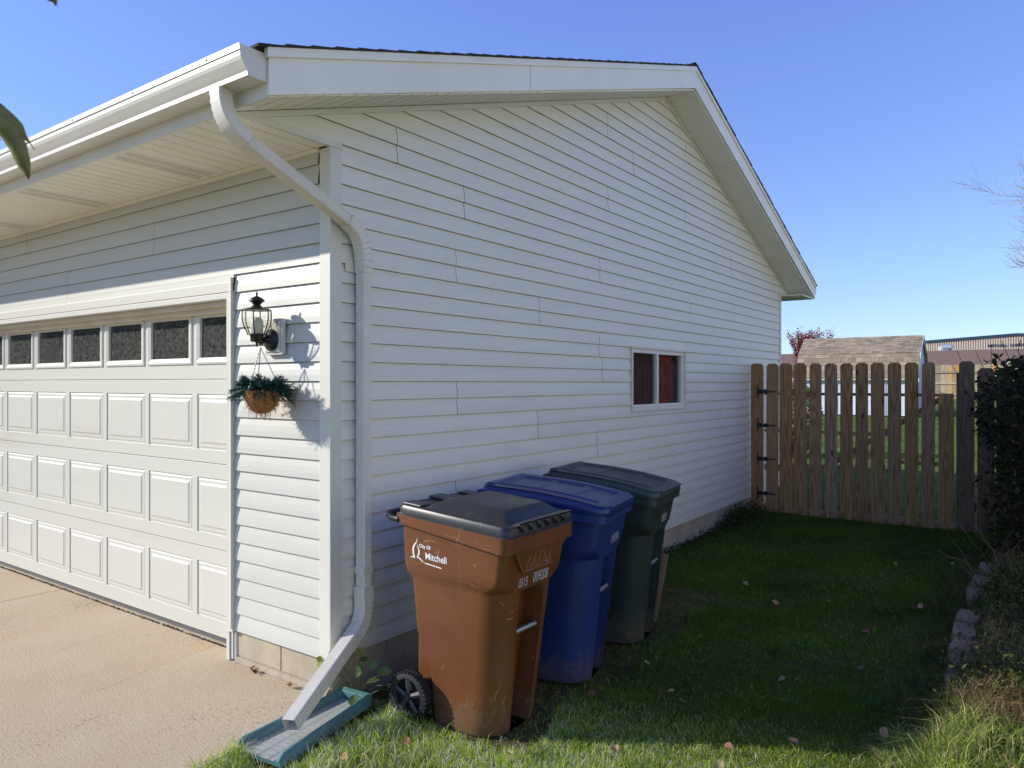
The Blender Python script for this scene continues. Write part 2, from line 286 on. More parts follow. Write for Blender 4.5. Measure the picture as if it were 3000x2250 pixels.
def ground(x, y):
    x = np.asarray(x, float); y = np.asarray(y, float)
    z = -.062+.0112*np.clip(y, 0, 11.6)+.025*np.clip(y-11.6, 0, 60)
    s = lambda a, lo, hi: (lambda t: t*t*(3-2*t))(np.clip((a-lo)/(hi-lo), 0, 1))
    near = (1-s(x, .1, .75))*(1-s(y, -.15, .45)); z = z*(1-near)+(-.035)*near
    bed = s(x, 2.42, 2.66)*(1-s(y, 6.4, 7.2)); z = z+.14*bed
    z = z+.012*np.sin(x*3.1+1)*np.sin(y*2.3)*(1-near)
    return z
# ------------------------------------------------------------------ ground, driveway
def build_ground():
    xs = np.unique(np.concatenate([np.linspace(-400, -20, 12), np.linspace(-20, -.5, 14), np.arange(-.5, 4.5, .06), np.linspace(4.5, 20, 20), np.linspace(20, 400, 12)]))
    ys = np.unique(np.concatenate([np.linspace(-400, -10, 12), np.linspace(-10, -1.5, 12), np.arange(-1.5, 8, .08), np.linspace(8, 80, 50), np.linspace(80, 500, 10)]))
    X, Y = np.meshgrid(xs, ys); Z = ground(X, Y)
    hid = (X < -.001) & (Y < 9); Z[hid] = np.minimum(Z[hid], -.16)
    V = np.stack([X, Y, Z], -1).reshape(-1, 3); nx, ny = len(xs), len(ys)
    i = np.arange(nx-1)[None]+nx*np.arange(ny-1)[:, None]; F = np.stack([i, i+1, i+nx+1, i+nx], -1).reshape(-1, 4)
    m = bpy.data.materials.new('lawn_soil'); m.use_nodes = True; nt = m.node_tree; N = nt.nodes; L = nt.links; b = N['Principled BSDF']; b.inputs['Roughness'].default_value = 1; b.inputs['Specular IOR Level'].default_value = .1
    tc = N.new('ShaderNodeTexCoord'); n = N.new('ShaderNodeTexNoise'); n.inputs['Scale'].default_value = 14; n.inputs['Detail'].default_value = 8; n.inputs['Roughness'].default_value = .75; L.new(tc.outputs['Object'], n.inputs['Vector'])
    r = N.new('ShaderNodeValToRGB'); e = r.color_ramp.elements; e[0].position = .3; e[0].color = (.05,.038,.02,1); e[1].position = .7; e[1].color = (.14,.14,.045,1); L.new(n.outputs['Fac'], r.inputs[0])
    # sunny lawn far behind: pure grass colour
    sx = N.new('ShaderNodeSeparateXYZ'); L.new(tc.outputs['Object'], sx.inputs[0]); mr = N.new('ShaderNodeMapRange'); mr.inputs[1].default_value = 6; mr.inputs[2].default_value = 9; L.new(sx.outputs[1], mr.inputs[0])
    n2 = N.new('ShaderNodeTexNoise'); n2.inputs['Scale'].default_value = 9; n2.inputs['Detail'].default_value = 6; n2.inputs['Roughness'].default_value = .8; L.new(tc.outputs['Object'], n2.inputs['Vector'])
    r2 = N.new('ShaderNodeValToRGB'); e = r2.color_ramp.elements; e[0].position = .35; e[0].color = (.07,.11,.025,1); e[1].position = .68; e[1].color = (.20,.24,.07,1); L.new(n2.outputs['Fac'], r2.inputs[0])
    mx = N.new('ShaderNodeMix'); mx.data_type = 'RGBA'; L.new(mr.outputs[0], mx.inputs[0]); L.new(r.outputs[0], mx.inputs[6]); L.new(r2.outputs[0], mx.inputs[7]); L.new(mx.outputs[2], b.inputs['Base Color'])
    bp = N.new('ShaderNodeBump'); bp.inputs['Strength'].default_value = 1; bp.inputs['Distance'].default_value = .03; L.new(n.outputs['Fac'], bp.inputs['Height']); L.new(bp.outputs[0], b.inputs['Normal'])
    o = np_mesh('ground', V, [F], m, smooth=True); tag(o, 'soil and turf of the side yard and back lawn', kind='structure')
build_ground()
def driveway_edge(y): return .0-.125*y + .006*math.sin(y*9)+.004*math.sin(y*23+1) if y < 0 else .004*math.sin(y*23)
def build_driveway():
    m = bpy.data.materials.new('driveway_concrete'); m.use_nodes = True; nt = m.node_tree; N = nt.nodes; L = nt.links; b = N['Principled BSDF']; b.inputs['Roughness'].default_value = .9; b.inputs['Specular IOR Level'].default_value = .2
    tc = N.new('ShaderNodeTexCoord')
    def noise(sc, det=4, ro=.6, st=(1,1,1), rot=0, dist=0):
        mp = N.new('ShaderNodeMapping'); mp.inputs['Scale'].default_value = st; mp.inputs['Rotation'].default_value[2] = rot; L.new(tc.outputs['Object'], mp.inputs[0])
        n = N.new('ShaderNodeTexNoise'); n.inputs['Scale'].default_value = sc; n.inputs['Detail'].default_value = det; n.inputs['Roughness'].default_value = ro; n.inputs['Distortion'].default_value = dist; L.new(mp.outputs[0], n.inputs['Vector']); return n.outputs['Fac']
    def ramp(f, p0, c0, p1, c1):
        r = N.new('ShaderNodeValToRGB'); e = r.color_ramp.elements; e[0].position = p0; e[0].color = (*c0,1); e[1].position = p1; e[1].color = (*c1,1); L.new(f, r.inputs[0]); return r.outputs[0]
    base = ramp(noise(1.1, 3), .35, (.53,.43,.295), .65, (.58,.49,.35))
    warm = ramp(noise(2.0, 2), .55, (0,0,0), .75, (1,1,1))
    mx = N.new('ShaderNodeMix'); mx.data_type = 'RGBA'; L.new(warm, mx.inputs[0]); L.new(base, mx.inputs[6]); mx.inputs[7].default_value = (.58,.42,.25,1)
    grit = ramp(noise(110, 3, .8), .35, (.74,.73,.72), .65, (1.14,1.14,1.14))
    m2 = N.new('ShaderNodeMix'); m2.data_type = 'RGBA'; m2.blend_type = 'MULTIPLY'; m2.inputs[0].default_value = 1; L.new(mx.outputs[2], m2.inputs[6]); L.new(grit, m2.inputs[7])
    # scaling flakes drawn along the broom direction, in patches
    fl = noise(22, 7, .78, (1, 3.4, 1), R(-66)); patch = noise(.9, 2)
    sb = N.new('ShaderNodeMath'); sb.operation = 'MULTIPLY_ADD'; L.new(patch, sb.inputs[0]); sb.inputs[1].default_value = .55; L.new(fl, sb.inputs[2])
    flr = ramp(sb.outputs[0], .84, (1,1,1), .95, (.62,.56,.50))
    m3 = N.new('ShaderNodeMix'); m3.data_type = 'RGBA'; m3.blend_type = 'MULTIPLY'; m3.inputs[0].default_value = .9; L.new(m2.outputs[2], m3.inputs[6]); L.new(flr, m3.inputs[7])
    L.new(m3.outputs[2], b.inputs['Base Color'])
    hh = N.new('ShaderNodeMath'); hh.operation = 'MULTIPLY_ADD'; L.new(fl, hh.inputs[0]); hh.inputs[1].default_value = 1.4; L.new(noise(150, 3, .7), hh.inputs[2])
    bp = N.new('ShaderNodeBump'); bp.inputs['Strength'].default_value = .55; bp.inputs['Distance'].default_value = .006; L.new(hh.outputs[0], bp.inputs['Height']); L.new(bp.outputs[0], b.inputs['Normal'])
    # two slabs divided by a saw-cut joint
    jx = -3.22
    for x0, x1 in ((-9, jx-.004), (jx+.004, None)):
        ys = [-9+k*.1 for k in range(91)]
        if x1 is None:
            poly = [(x0, -9)]+[(driveway_edge(y), y) for y in ys if y <= -.02]+[(0, -.005), (-.80, -.005), (-.80, .105), (x0, .105)]
        else: poly = [(x0, -9), (x1, -9), (x1, .105), (x0, .105)]
        mb = MB(); mb.prism(poly, 2, -.13, 0)
        o = mesh_obj('driveway', mb, m, None, bevel=.003); tag(o, 'beige weathered concrete driveway slab', kind='structure')
    return m
drive_m = build_driveway()
crack_m = mat('crack_line', (.16,.12,.085), 1)
def crack(pts, wd=.0025):
    V = []; F = []
    rr = random.Random(int(abs(pts[0][0])*1000))
    P = []
    for a, b in zip(pts, pts[1:]):
        n = max(2, int(math.dist(a, b)/.02))
        for k in range(n): t = k/n; P.append((a[0]+(b[0]-a[0])*t+rr.gauss(0,.003), a[1]+(b[1]-a[1])*t+rr.gauss(0,.003)))
    for i, p in enumerate(P):
        hw = wd*rr.uniform(.15, 1)*.5; V += [(p[0]-hw, p[1], .0012), (p[0]+hw, p[1], .0012)]
    for i in range(len(P)-1): F.append((2*i, 2*i+1, 2*i+3, 2*i+2))
    return V, F
mb = MB()
for pts in ([(-1.15,.085),(-1.13,-.1),(-1.115,-.32),(-1.06,-.5),(-1.04,-.66)], [(-1.62,.08),(-1.66,-.06),(-1.68,-.2)], [(-1.9,-.1),(-1.86,-.35),(-1.80,-.62)], [(-2.5,.0),(-2.46,-.3)],[(-.75,-.75),(-.7,-.95)]):
    mb.add(*crack(pts))
tag(mesh_obj('driveway_crack', mb, crack_m), 'thin cracks running across the driveway', kind='stuff')

# ------------------------------------------------------------------ garage
G = empty('garage', (0, 0, 0), label='white vinyl sided garage with panelled door and gabled side wall', cat='garage')
Z0, EX = .18, .1016
FY, FZ, PY, PZ = -.566, 2.794, 4.09, 4.325           # gable wall: front tip, peak
RS = (PZ-FZ)/(8.49-PY); FS = (PZ-FZ)/(PY-FY)
DEP = 7.937
def gy0(z): return .071 if z < FZ+.004 else FY+(z-FZ)/FS
def gy1(z): return DEP-.05 if z < FZ+.004 else min(8.49-(z-FZ)/RS, 8.49)
rowpf = [(.0003, -.0145), (.0, 0.), (.03, -.002), (.06, -.0058), (.0996, -.0128)]      # (dz, outward)
def siding_piece(courses, a0, a1, axis, m, proud=0, ztop=99):
    """axis 'y': gable wall (x = outward); 'x': front wall (-y = outward)"""
    mb = MB()
    for k in courses:
        zs = Z0+k*EX; L0 = []; L1 = []
        for dz, ow in rowpf:
            z = min(zs+dz, ztop)
            if axis == 'y':
                zz = max(z, zs+.0001); lo = max(a0, gy0(zz)); hi = min(a1, gy1(zz))
                if hi < lo: mid = (lo+hi)/2; lo = hi = mid
                L0.append((ow+proud, lo, z)); L1.append((ow+proud, hi, z))
            else:
                L0.append((a0, -(ow+proud), z)); L1.append((a1, -(ow+proud), z))
        if math.dist(L0[1], L1[1]) < .01: continue
        mb.loft([L0, L1], False, False, closed=False)
    if mb.v: mesh_obj('siding_panel', mb, m, G)
joints = {0:[1.9,5.6], 2:[3.7], 4:[2.8,6.5], 6:[.99,4.61], 8:[2.77,6.5], 10:[1.90,5.62], 12:[1.0,4.7], 14:[2.85,6.5], 16:[2.80,6.55], 18:[1.92,5.64], 20:[.99,4.72], 22:[2.81,6.57],
          24:[1.07,4.82], 26:[.48,4.25,5.95], 28:[2.95,6.74], 30:[4.59], 32:[3.42], 34:[2.94], 36:[4.6], 38:[]}
for k in range(0, 42, 2):
    js = joints.get(k, []); ends = [-9]+js+[99]
    for n, (a, b) in enumerate(zip(ends, ends[1:])):
        g = .0016
        if 11 <= k <= 17:        # courses beside the window
            lo, hi = 3.36, 4.575
            for (p, q) in ((a+g, min(b-g, lo)), (max(a+g, hi), b-g)):
                if q > p:
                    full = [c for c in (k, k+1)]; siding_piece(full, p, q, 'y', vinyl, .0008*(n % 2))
            # strips above / below the opening inside these courses
            p, q = max(a+g, lo), min(b-g, hi)
            if q > p:
                cs = [c for c in (k, k+1) if Z0+c*EX >= 1.90 or Z0+(c+1)*EX <= 1.34]
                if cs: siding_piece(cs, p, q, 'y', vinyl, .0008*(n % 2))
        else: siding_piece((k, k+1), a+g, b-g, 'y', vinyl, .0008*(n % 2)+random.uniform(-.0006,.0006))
# front wall
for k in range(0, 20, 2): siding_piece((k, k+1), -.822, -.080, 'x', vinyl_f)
fj = {20: [-2.9, -6.5], 22: [-1.7, -5.4], 24: [-3.6]}
for k in (20, 22, 24):
    ends = [-9]+sorted(fj[k])+[-.080 if k < 24 else -.094]
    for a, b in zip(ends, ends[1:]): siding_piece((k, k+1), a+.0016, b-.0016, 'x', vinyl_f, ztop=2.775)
mb = MB(); mb.box(-.822, -.001, 2.18, -.080, .001, 2.215)
# structural body (walls behind cladding, foundation)
mb = MB()
mb.prism([(.055,.17),(3.39,.17),(3.39,2.80),(.055,2.80)], 0, -.10, -.018); mb.prism([(4.55,.17),(DEP-.02,.17),(DEP-.02,2.80),(4.55,2.80)], 0, -.10, -.018)
mb.prism([(3.39,.17),(4.55,.17),(4.55,1.345),(3.39,1.345)], 0, -.10, -.018); mb.prism([(3.39,1.90),(4.55,1.90),(4.55,2.80),(3.39,2.80)], 0, -.10, -.018)
mb.prism([(8.45,2.80),(PY,PZ-.02),(FY+.06,2.80)], 0, -.10, -.018)
mb.box(-.83, .018, .17, -.02, .10, 2.79); mb.box(-9, .018, 2.16, -.83, .10, 2.79); mb.box(-9, .018, .17, -5.75, .10, 2.16)
mb.box(-9, DEP-.12, -.1, -.11, DEP-.02, 2.79); mb.box(-9.1, .0, -.1, -9, DEP, 2.8); mb.box(-9, .1, 2.79, -.11, DEP-.02, 2.83)
mesh_obj('wall', mb, back_m, G)
# foundation blocks
def block_run(axis, a, b, z0, z1, face, depth):
    mb = MB(); mb_list = []
    t = a; n = 0
    while t < b-.02:
        e = min(t+.396, b); mbk = MB()
        if axis == 'x': mbk.box(t+.003, face+.0, z0, e-.003, face+depth, z1)
        else: mbk.box(face-depth, t+.003, z0, face, e-.003, z1)
        mesh_obj('foundation_block', mbk, block_m, G, bevel=.003); t = e+.004; n += 1
mort = mat('mortar', (.40,.33,.24), .95, var=.2, scale=20, bump=.6)
block_run('x', -.818, -.425, .032, .176, .020, .2); block_run('x', -.421, -.024, .032, .176, .020, .2)
mb = MB(); mb.box(-.815, .024, -.2, -.03, .17, .17); mb.prism([(-.005,-.02),(.03,-.02),(.03,.030),(.012,.026),(-.004,.008)], 0, -.815, -.03); mb.box(-.17, .026, -.3, -.026, 7.88, .17); mesh_obj('mortar', mb, mort, G)
for z0, z1 in ((-.26, -.035), (-.028, .174)): block_run('y', .022 if z1 > 0 else -.15, 7.90, z0, z1, -.020, .14)
# corner posts
def post(name, x0, y0, x1, y1, z0, z1):
    mb = MB(); mb.box(x0, y0, z0, x1, y1, z1); return mesh_obj(name, mb, trimw, G, bevel=.004)
post('corner_post', -.079, -.005, .005, .071, .165, 2.79)
post('corner_post', -.079, DEP-.05, .005, DEP+.02, .165, 2.80)
# frieze trim on gable wall
def slab_yz(name, pts, x0, x1, m, bevel=.002): 
    mb = MB(); mb.prism(pts, 0, x0, x1); return mesh_obj(name, mb, m, G, bevel=bevel)
slab_yz('frieze_trim', [(FY,2.790),(.073,2.790),(.073,2.822),(FY+.09,2.822)], -.015, .006, trimw)
slab_yz('frieze_trim', [(DEP-.05,2.790),(8.49,2.790),(8.40,2.822),(DEP-.05,2.822)], -.015, .006, trimw)
tw = .032
slab_yz('frieze_trim', [(FY+.001,FZ+.0),(PY,PZ),(PY,PZ-tw),(FY+.1,FZ+.1*FS-tw+.002)], -.012, .009, trimw)
slab_yz('frieze_trim', [(8.489,FZ),(PY+.002,PZ),(PY+.002,PZ-tw),(8.39,FZ+.1*RS-tw+.002)], -.012, .009, trimw)
# soffit: eave (flat)
SZ = 2.794
def eave_soffit():
    x = -.002; n = 0; W = .305
    while x > -8.9:
        vent = n % 4 == 3; mb = MB(); x1 = x-W
        for g in range(3):
            a = x-g*W/3; b = x-(g+1)*W/3
            mb.prism([(a, SZ), (a, SZ+.012), (b, SZ+.012), (b, SZ+.002), (b+.006, SZ+.008), (b+.012, SZ)], 1, -.568, -.012)
        o = mesh_obj('soffit_panel', mb, soffit_m, G)
        if vent:
            ms = MB()
            for g in (0, 1):
                a = x-g*W/3-.012
                for k in range(34):
                    y = -.535+k*.0145
                    for s in (0, 1):
                        xx = a-.012-s*.036; ms.add([(xx, y, SZ-.0008), (xx-.030, y+.012*(1 if s else -1), SZ-.0008), (xx-.030, y+.012*(1 if s else -1)+.004, SZ-.0008), (xx, y+.004, SZ-.0008)], [(0,1,2,3)])
            v = mesh_obj('vent_slots', ms, mat('vent_dark', (.30,.28,.23), .9), o); tag(v, kind='stuff')
        x = x1; n += 1
eave_soffit()
mb = MB(); mb.box(-8.9, -.018, 2.776, -.080, .012, 2.793); mesh_obj('soffit_trim', mb, soffit_m, G, bevel=.002)
# rake soffits
OV = .30
def rake_soffit(y0, z0, y1, z1):
    Ltot = math.hypot(y1-y0, z1-z0); dy, dz = (y1-y0)/Ltot, (z1-z0)/Ltot; t = 0; n = 0
    while t < Ltot-.01:
        e = min(t+.305, Ltot); mb = MB(); g = t
        while g < e-.002:
            h = min(g+.1017, e)
            def P(s, up): return (y0+dy*s-abs(dz)*0, z0+dz*s+up)
            mb.prism([P(g, 0), P(h-.010, 0), P(h-.005, .008), P(h-.001, .002), P(h-.001, .014), P(g, .014)], 0, .010, OV-.012)
            g = h
        mesh_obj('soffit_panel', mb, soffit_m, G); t = e+.002; n += 1
rake_soffit(FY-.01, FZ-.002, PY, PZ+.001); rake_soffit(8.50, FZ-.002, PY+.001, PZ+.001)
# fascias
def fas(name, y0, y1, zb0, zb1, h, x0, x1, m=None): return slab_yz(name, [(y0, zb0), (y1, zb1), (y1, zb1+h), (y0, zb0+h)], x0, x1, m or fascia_m)
FB = lambda y: 2.795+(y+.583)*(4.343-2.795)/(4.09+.583)
RB = lambda y: 2.80+(8.56-y)*(4.343-2.80)/(8.56-4.09)
fas('rake_fascia', -.585, 1.35, FB(-.585), FB(1.35), .160, OV-.012, OV+.002)
fas('rake_fascia', 1.353, 4.088, FB(1.353), FB(4.088), .160, OV-.012, OV+.0045)
fas('rake_fascia', 4.092, 8.56, RB(4.092), RB(8.56), .160, OV-.012, OV+.002)
fas('drip_edge', -.60, 3.55, FB(-.60)+.157, FB(3.55)+.157, .042, OV-.012, OV+.014)
fas('drip_edge', 3.545, 4.089, FB(3.545)+.157, FB(4.089)+.157, .042, OV-.012, OV+.017)
fas('drip_edge', 4.091, 8.58, RB(4.091)+.157, RB(8.58)+.157, .042, OV-.012, OV+.014)
mb = MB(); mb.box(-9, -.583, 2.79, OV-.013, -.568, 2.95); mesh_obj('eave_fascia', mb, gutter_m, G, bevel=.002)
mb = MB(); mb.box(-.0, -.567, 2.795, .0105, -.02, 2.80)
mb = MB(); mb.box(-9, DEP, 2.785, OV-.013, 8.56, 2.80); mesh_obj('rear_soffit', mb, soffit_m, G)
mb = MB(); mb.box(-9, 8.562, 2.80, OV, 8.575, 2.95); mesh_obj('eave_fascia', mb, fascia_m, G)
# gutter (K-style): profile in (y,z)
def gutter(ys, y_back, x0, x1, par):
    s = ys
    prof = [(0,0),(0,.115),(.003,.115),(.003,.003),(.085,.003),(.088,.012),(.088,.02),(.098,.035),(.115,.062),(.120,.075),(.120,.098),(.127,.100),(.127,.112),(.118,.112),
            (.118,.118),(.131,.118),(.131,.094),(.125,.094),(.125,.073),(.120,.058),(.102,.030),(.093,.018),(.093,0)]
    mb = MB(); zb = 2.852
    mb.prism([(y_back+s*p[0], zb+p[1]) for p in prof], 0, x0, x1); g = mesh_obj('gutter', mb, gutter_m, par)
    mb = MB(); cp = [(0,0),(.093,0),(.095,.018),(.104,.030),(.122,.058),(.127,.073),(.133,.118),(.0,.118)]
    mb.prism([(y_back+s*(p[0]), zb+p[1]-.0015) for p in cp], 0, x1-.001, x1+.002); c = mesh_obj('end_cap', mb, gutter_m, g, bevel=.001)
    if s < 0:
        x = .05
        while x > -8.8:
            m2 = MB(); m2.lathe([(.0,0),(.006,0),(.005,-.004),(0,-.005)], (x, y_back-.131, zb+.106), 8, axis=1); mesh_obj('rivet', m2, gutter_m, g, smooth=30); x -= .61
    return g
gutter(-1, -.584, -9, .285, G); gutter(1, 8.577, -9, .285, G)
# roof shingles
def roof(ye, ze, yr, zr, sgn):
    Ls = math.hypot(yr-ye, zr-ze); dy, dz = (yr-ye)/Ls, (zr-ze)/Ls; n = int(Ls/.143)+1; ex = Ls/n; rr = random.Random(3)
    for k in range(n):
        s0 = k*ex-.01; s1 = (k+1)*ex+.03; a = (ye+dy*s0, ze+dz*s0); b = (ye+dy*s1, ze+dz*s1); nrm = (-dz*sgn, dy*sgn)
        th0, th1 = .013, .002; mb = MB(); xo = OV+.022+rr.uniform(-.003,.004)
        mb.prism([(a[0], a[1]+.001), (b[0], b[1]+.001), (b[0], b[1]+th1+.002), (a[0], a[1]+th0)], 0, -9, xo); mesh_obj('shingle_course', mb, shingle_m, G)
TOPF = lambda y: FB(y)+.199
roof(-.64, TOPF(-.64), PY+.02, TOPF(PY)+.01, 1); roof(8.62, RB(8.62)+.199, PY-.02, RB(PY)+.206, 1)
mb = MB(); mb.prism([(-.58, TOPF(-.58)-.03), (PY, TOPF(PY)-.03), (8.57, RB(8.57)+.17), (8.57, RB(8.57)+.19), (PY, TOPF(PY)-.004), (-.58, TOPF(-.58)-.004)], 0, -9, OV-.02); mesh_obj('roof_deck', mb, back_m, G)

# ------------------------------------------------------------------ garage door and its opening
mb = MB(); mb.box(-5.78, -.007, 2.115, -.825, .017, 2.172); mesh_obj('door_head_trim', mb, doorw, G, bevel=.002)
mb = MB(); mb.box(-5.78, -.0015, 2.1725, -.825, .017, 2.2105); mesh_obj('door_head_trim', mb, trimw, G)
mb = MB(); mb.box(-5.73, -.004, 2.078, -.862, .016, 2.112); mb.box(-5.70, -.001, 2.076, -.895, .12, 2.081); mesh_obj('door_head_trim', mb, doorw, G, bevel=.002)
mb = MB(); mb.box(-5.69, .045, 2.045, -.895, .075, 2.075); mb.prism([(.078,2.02),(.078,2.075),(.115,2.075),(.118,2.02),(.10,2.012)], 0, -5.69, -.895); mesh_obj('weather_strip', mb, mat('stop_vinyl', (.66,.58,.42), .5, var=.12, scale=4), G, bevel=.003)
mb = MB(); mb.box(-.893, -.004, .0, -.862, .125, 2.078); mesh_obj('door_jamb', mb, doorw, G, bevel=.003)
mb = MB(); mb.box(-.859, -.009, .17, -.825, .017, 2.195); mb.box(-.829, -.020, .19, -.825, -.009, 2.195); mesh_obj('door_casing', mb, trimw, G, bevel=.001)
mb = MB(); mb.box(-.857, .004, .01, -.842, .05, .168); mesh_obj('door_casing', mb, trimw, G)
mb = MB(); mb.tube([(-.828,.02,.01),(-.828,.02,.168)], .011, 10); mesh_obj('cable_conduit', mb, trimw, G, smooth=40)
mb = MB(); mb.box(-5.8, .118, -.12, -.895, 1.5, .012); mesh_obj('floor_sill', mb, mat('sill_concrete', (.46,.38,.26), .9, var=.2, scale=8, bump=.5), G)
mb = MB(); mb.box(-5.69, .128, .013, -.895, .15, .034); mesh_obj('door_seal', mb, mat('seal_rubber', (.12,.11,.11), .7), G)
# debris line in the joint
mb = MB(); rr = random.Random(5)
for k in range(900):
    x = rr.uniform(-5.6, -.9); y = rr.gauss(.112, .006); s = rr.uniform(.003, .010); z = rr.uniform(-.006, .002)
    mb.add([(x-s, y, z), (x, y-s, z), (x+s, y, z), (x, y+s*.8, z), (x, y, z+s)], [(0,1,4),(1,2,4),(2,3,4),(3,0,4)])
tag(mesh_obj('joint_debris', mb, mat('debris', (.16,.12,.08), 1, var=.6, scale=40)), 'gritty brown debris in the joint between driveway and garage floor', kind='stuff')
GD = MB(); X0 = -.885; PW, PITCH = .525, .5815
lines = [2.14, 1.615, 1.095, .570, .036]; cols = [(-1.467-PITCH*(i-1)-PW+ .0, -1.467-PITCH*(i-1)) for i in range(0, 8)]
cols = [(-1.467+PITCH-PW-.0-(PITCH*i)-.0, -1.467+PITCH-(PITCH*i)) for i in range(8)]
cols = [(b-PW, b) for _, b in cols]; cols = [(b - PITCH + (PITCH-PW) - 0, b) if False else (a, b) for a, b in cols]
YF = .13; XL = cols[-1][0]-.06; XR = max(cols[0][1]+.06, -.86)
mbD = MB(); mbD.box(XL, YF+.035, .036, XR, YF+.04, 1.70)
door = mesh_obj('garage_door', mbD, doorw, G)
for s in range(4):
    zt, zb = lines[s]-.002, lines[s+1]+.002
    if s == 0: pt, pb = 2.034, 1.715
    else: pt, pb = lines[s]-.095, lines[s]-.437
    mb = MB(); mb.box(XL, YF, pt, XR, YF+.03, zt); mb.box(XL, YF, zb, XR, YF+.03, pb)
    xs = [XR]+[v for a, b in cols for v in (b, a)]+[XL]
    for i in range(0, len(xs), 2): mb.box(xs[i+1], YF, pb, xs[i], YF+.03, pt)
    mesh_obj('door_section', mb, doorw, door, bevel=.0015)
    for a, b in cols:
        mb = MB()
        if s == 0:
            def ring(i, y): return [(a+i, y, pb+i), (b-i, y, pb+i), (b-i, y, pt-i), (a+i, y, pt-i)]
            mb.loft([ring(-.006, YF+.001), ring(-.004, YF-.009), ring(.008, YF-.011), ring(.034, YF-.004), ring(.036, YF+.012)], False, False)
            mesh_obj('window_frame', mb, doorw, door)
            g = MB(); g.box(a+.034, YF+.010, pb+.034, b-.034, YF+.013, pt-.034); mesh_obj('window_pane', g, door_glass, door)
        else:
            def ring(i, y): return [(a+i, y, pb+i), (b-i, y, pb+i), (b-i, y, pt-i), (a+i, y, pt-i)]
            mb.loft([ring(0, YF+.008), ring(.004, YF+.008), ring(.016, YF+.0035), ring(.034, YF+.0035), ring(.046, YF-.002), ring(.05, YF-.002)], False, True)
            mesh_obj('raised_panel', mb, doorw, door)
mb = MB(); mb.box(-5.9, 2.6, 0, -.2, 2.62, 2.7); mesh_obj('interior_partition', mb, dark_m, G)

# ------------------------------------------------------------------ side window
wy0, wy1, wz0, wz1 = 3.362, 4.573, 1.332, 1.92
mb = MB()
for a in ((wy0, wz0, wy0+.028, wz1), (wy1-.018, wz0, wy1, wz1), (wy0+.028, wz1-.022, wy1-.018, wz1)): mb.box(-.02, a[0], a[1], .012, a[2], a[3])
mb.box(-.02, wy0+.028, wz0, .006, wy1-.018, wz0+.012)
win = mesh_obj('window', mb, trimw, G, bevel=.001)
mb = MB(); fy0, fy1, fz0, fz1 = wy0+.029, wy1-.02, wz0+.013, wz1-.023
mb.box(-.05, fy0, fz0, .002, fy1, fz0+.045); mb.box(-.05, fy0, fz1-.035, .000, fy1, fz1); mb.box(-.05, fy0, fz0+.045, -.004, fy0+.02, fz1-.035); mb.box(-.05, fy1-.05, fz0+.045, -.006, fy1, fz1-.035)
mesh_obj('frame', mb, mat('cream_frame', (.84,.82,.70), .4), win, bevel=.002)
mb = MB(); mb.box(-.035, 3.895, fz0+.02, .004, 3.935, fz1-.02); mesh_obj('meeting_stile', mb, MATS['cream_frame'], win, bevel=.002)
for a, b, x in ((fy0+.02, 3.895, -.022), (3.935, fy1-.05, -.034)):
    mb = MB(); mb.box(x, a, fz0+.045, x+.003, b, fz1-.035); mesh_obj('pane', mb, glass, win)
mb = MB()
for a, b, m, x in ((fy0+.01, 3.9, curtain2_m, -.06), (3.93, 4.38, curtain_m, -.060), (4.38, 4.50, curtain2_m, -.09)):
    mb = MB(); n = 40; V = [(x+.010*math.sin(k*1.9)+.004*math.sin(k*.7), a+(b-a)*k/n) for k in range(n+1)]
    mb.loft([[(p[0], p[1], 1.30) for p in V], [(p[0], p[1], 1.95) for p in V]], False, False, closed=False); mesh_obj('curtain', mb, m, win)

# ------------------------------------------------------------------ downspout
def path_sweep(path, w_, d_, side0, m, name, parent, open_end=False):
    """rectangular ribbed tube along a path; side0 = direction of the wide (w_) axis at the start"""
    P = [Vector(p) for p in path]; mb = MB(); loops = []
    def sect():
        pts = []; hw, hd = w_/2, d_/2; nr = 4
        for (ax, s) in (('a', -1), ('b', 1), ('a', 1), ('b', -1)):
            pass
        def edge(p0, p1, ribs):
            v = Vector(p1)-Vector(p0); n = Vector((v.y, -v.x)).normalized(); out = [tuple(Vector(p0))]
            for r in range(ribs):
                c = (r+.5)/ribs; q = .11/ribs*4
                for t, d in ((c-.10/ribs*2, 0), (c, -.0022), (c+.10/ribs*2, 0)):
                    out.append(tuple(Vector(p0)+v*t+n*d))
            return out
        c = .006
        pts += edge((-hw+c, -hd), (hw-c, -hd), 5); pts += [(hw-c, -hd)]
        pts += edge((hw, -hd+c), (hw, hd-c), 3); pts += [(hw, hd-c)]
        pts += edge((hw-c, hd), (-hw+c, hd), 5); pts += [(-hw+c, hd)]
        pts += edge((-hw, hd-c), (-hw, -hd+c), 3); pts += [(-hw, -hd+c)]
        return pts
    S = sect(); a = Vector(side0).normalized()
    for i, p in enumerate(P):
        t = (P[min(i+1, len(P)-1)]-P[max(i-1, 0)]).normalized(); a = (a-t*a.dot(t)).normalized(); b = t.cross(a)
        loops.append([p+a*q[0]+b*q[1] for q in S])
    mb.loft(loops, not open_end, not open_end); return mesh_obj(name, mb, m, parent, smooth=35)
def elbow(p0, d0, p1, d1, n=9):
    p0, d0, p1, d1 = map(Vector, (p0, d0, p1, d1)); d0 = d0.normalized(); d1 = d1.normalized(); L = (p1-p0).length*.42; out = []
    for k in range(n+1):
        t = k/n; a, b, c, d = p0, p0+d0*L, p1-d1*L, p1; out.append(a*(1-t)**3+b*3*t*(1-t)**2+c*3*t*t*(1-t)+d*t**3)
    return out
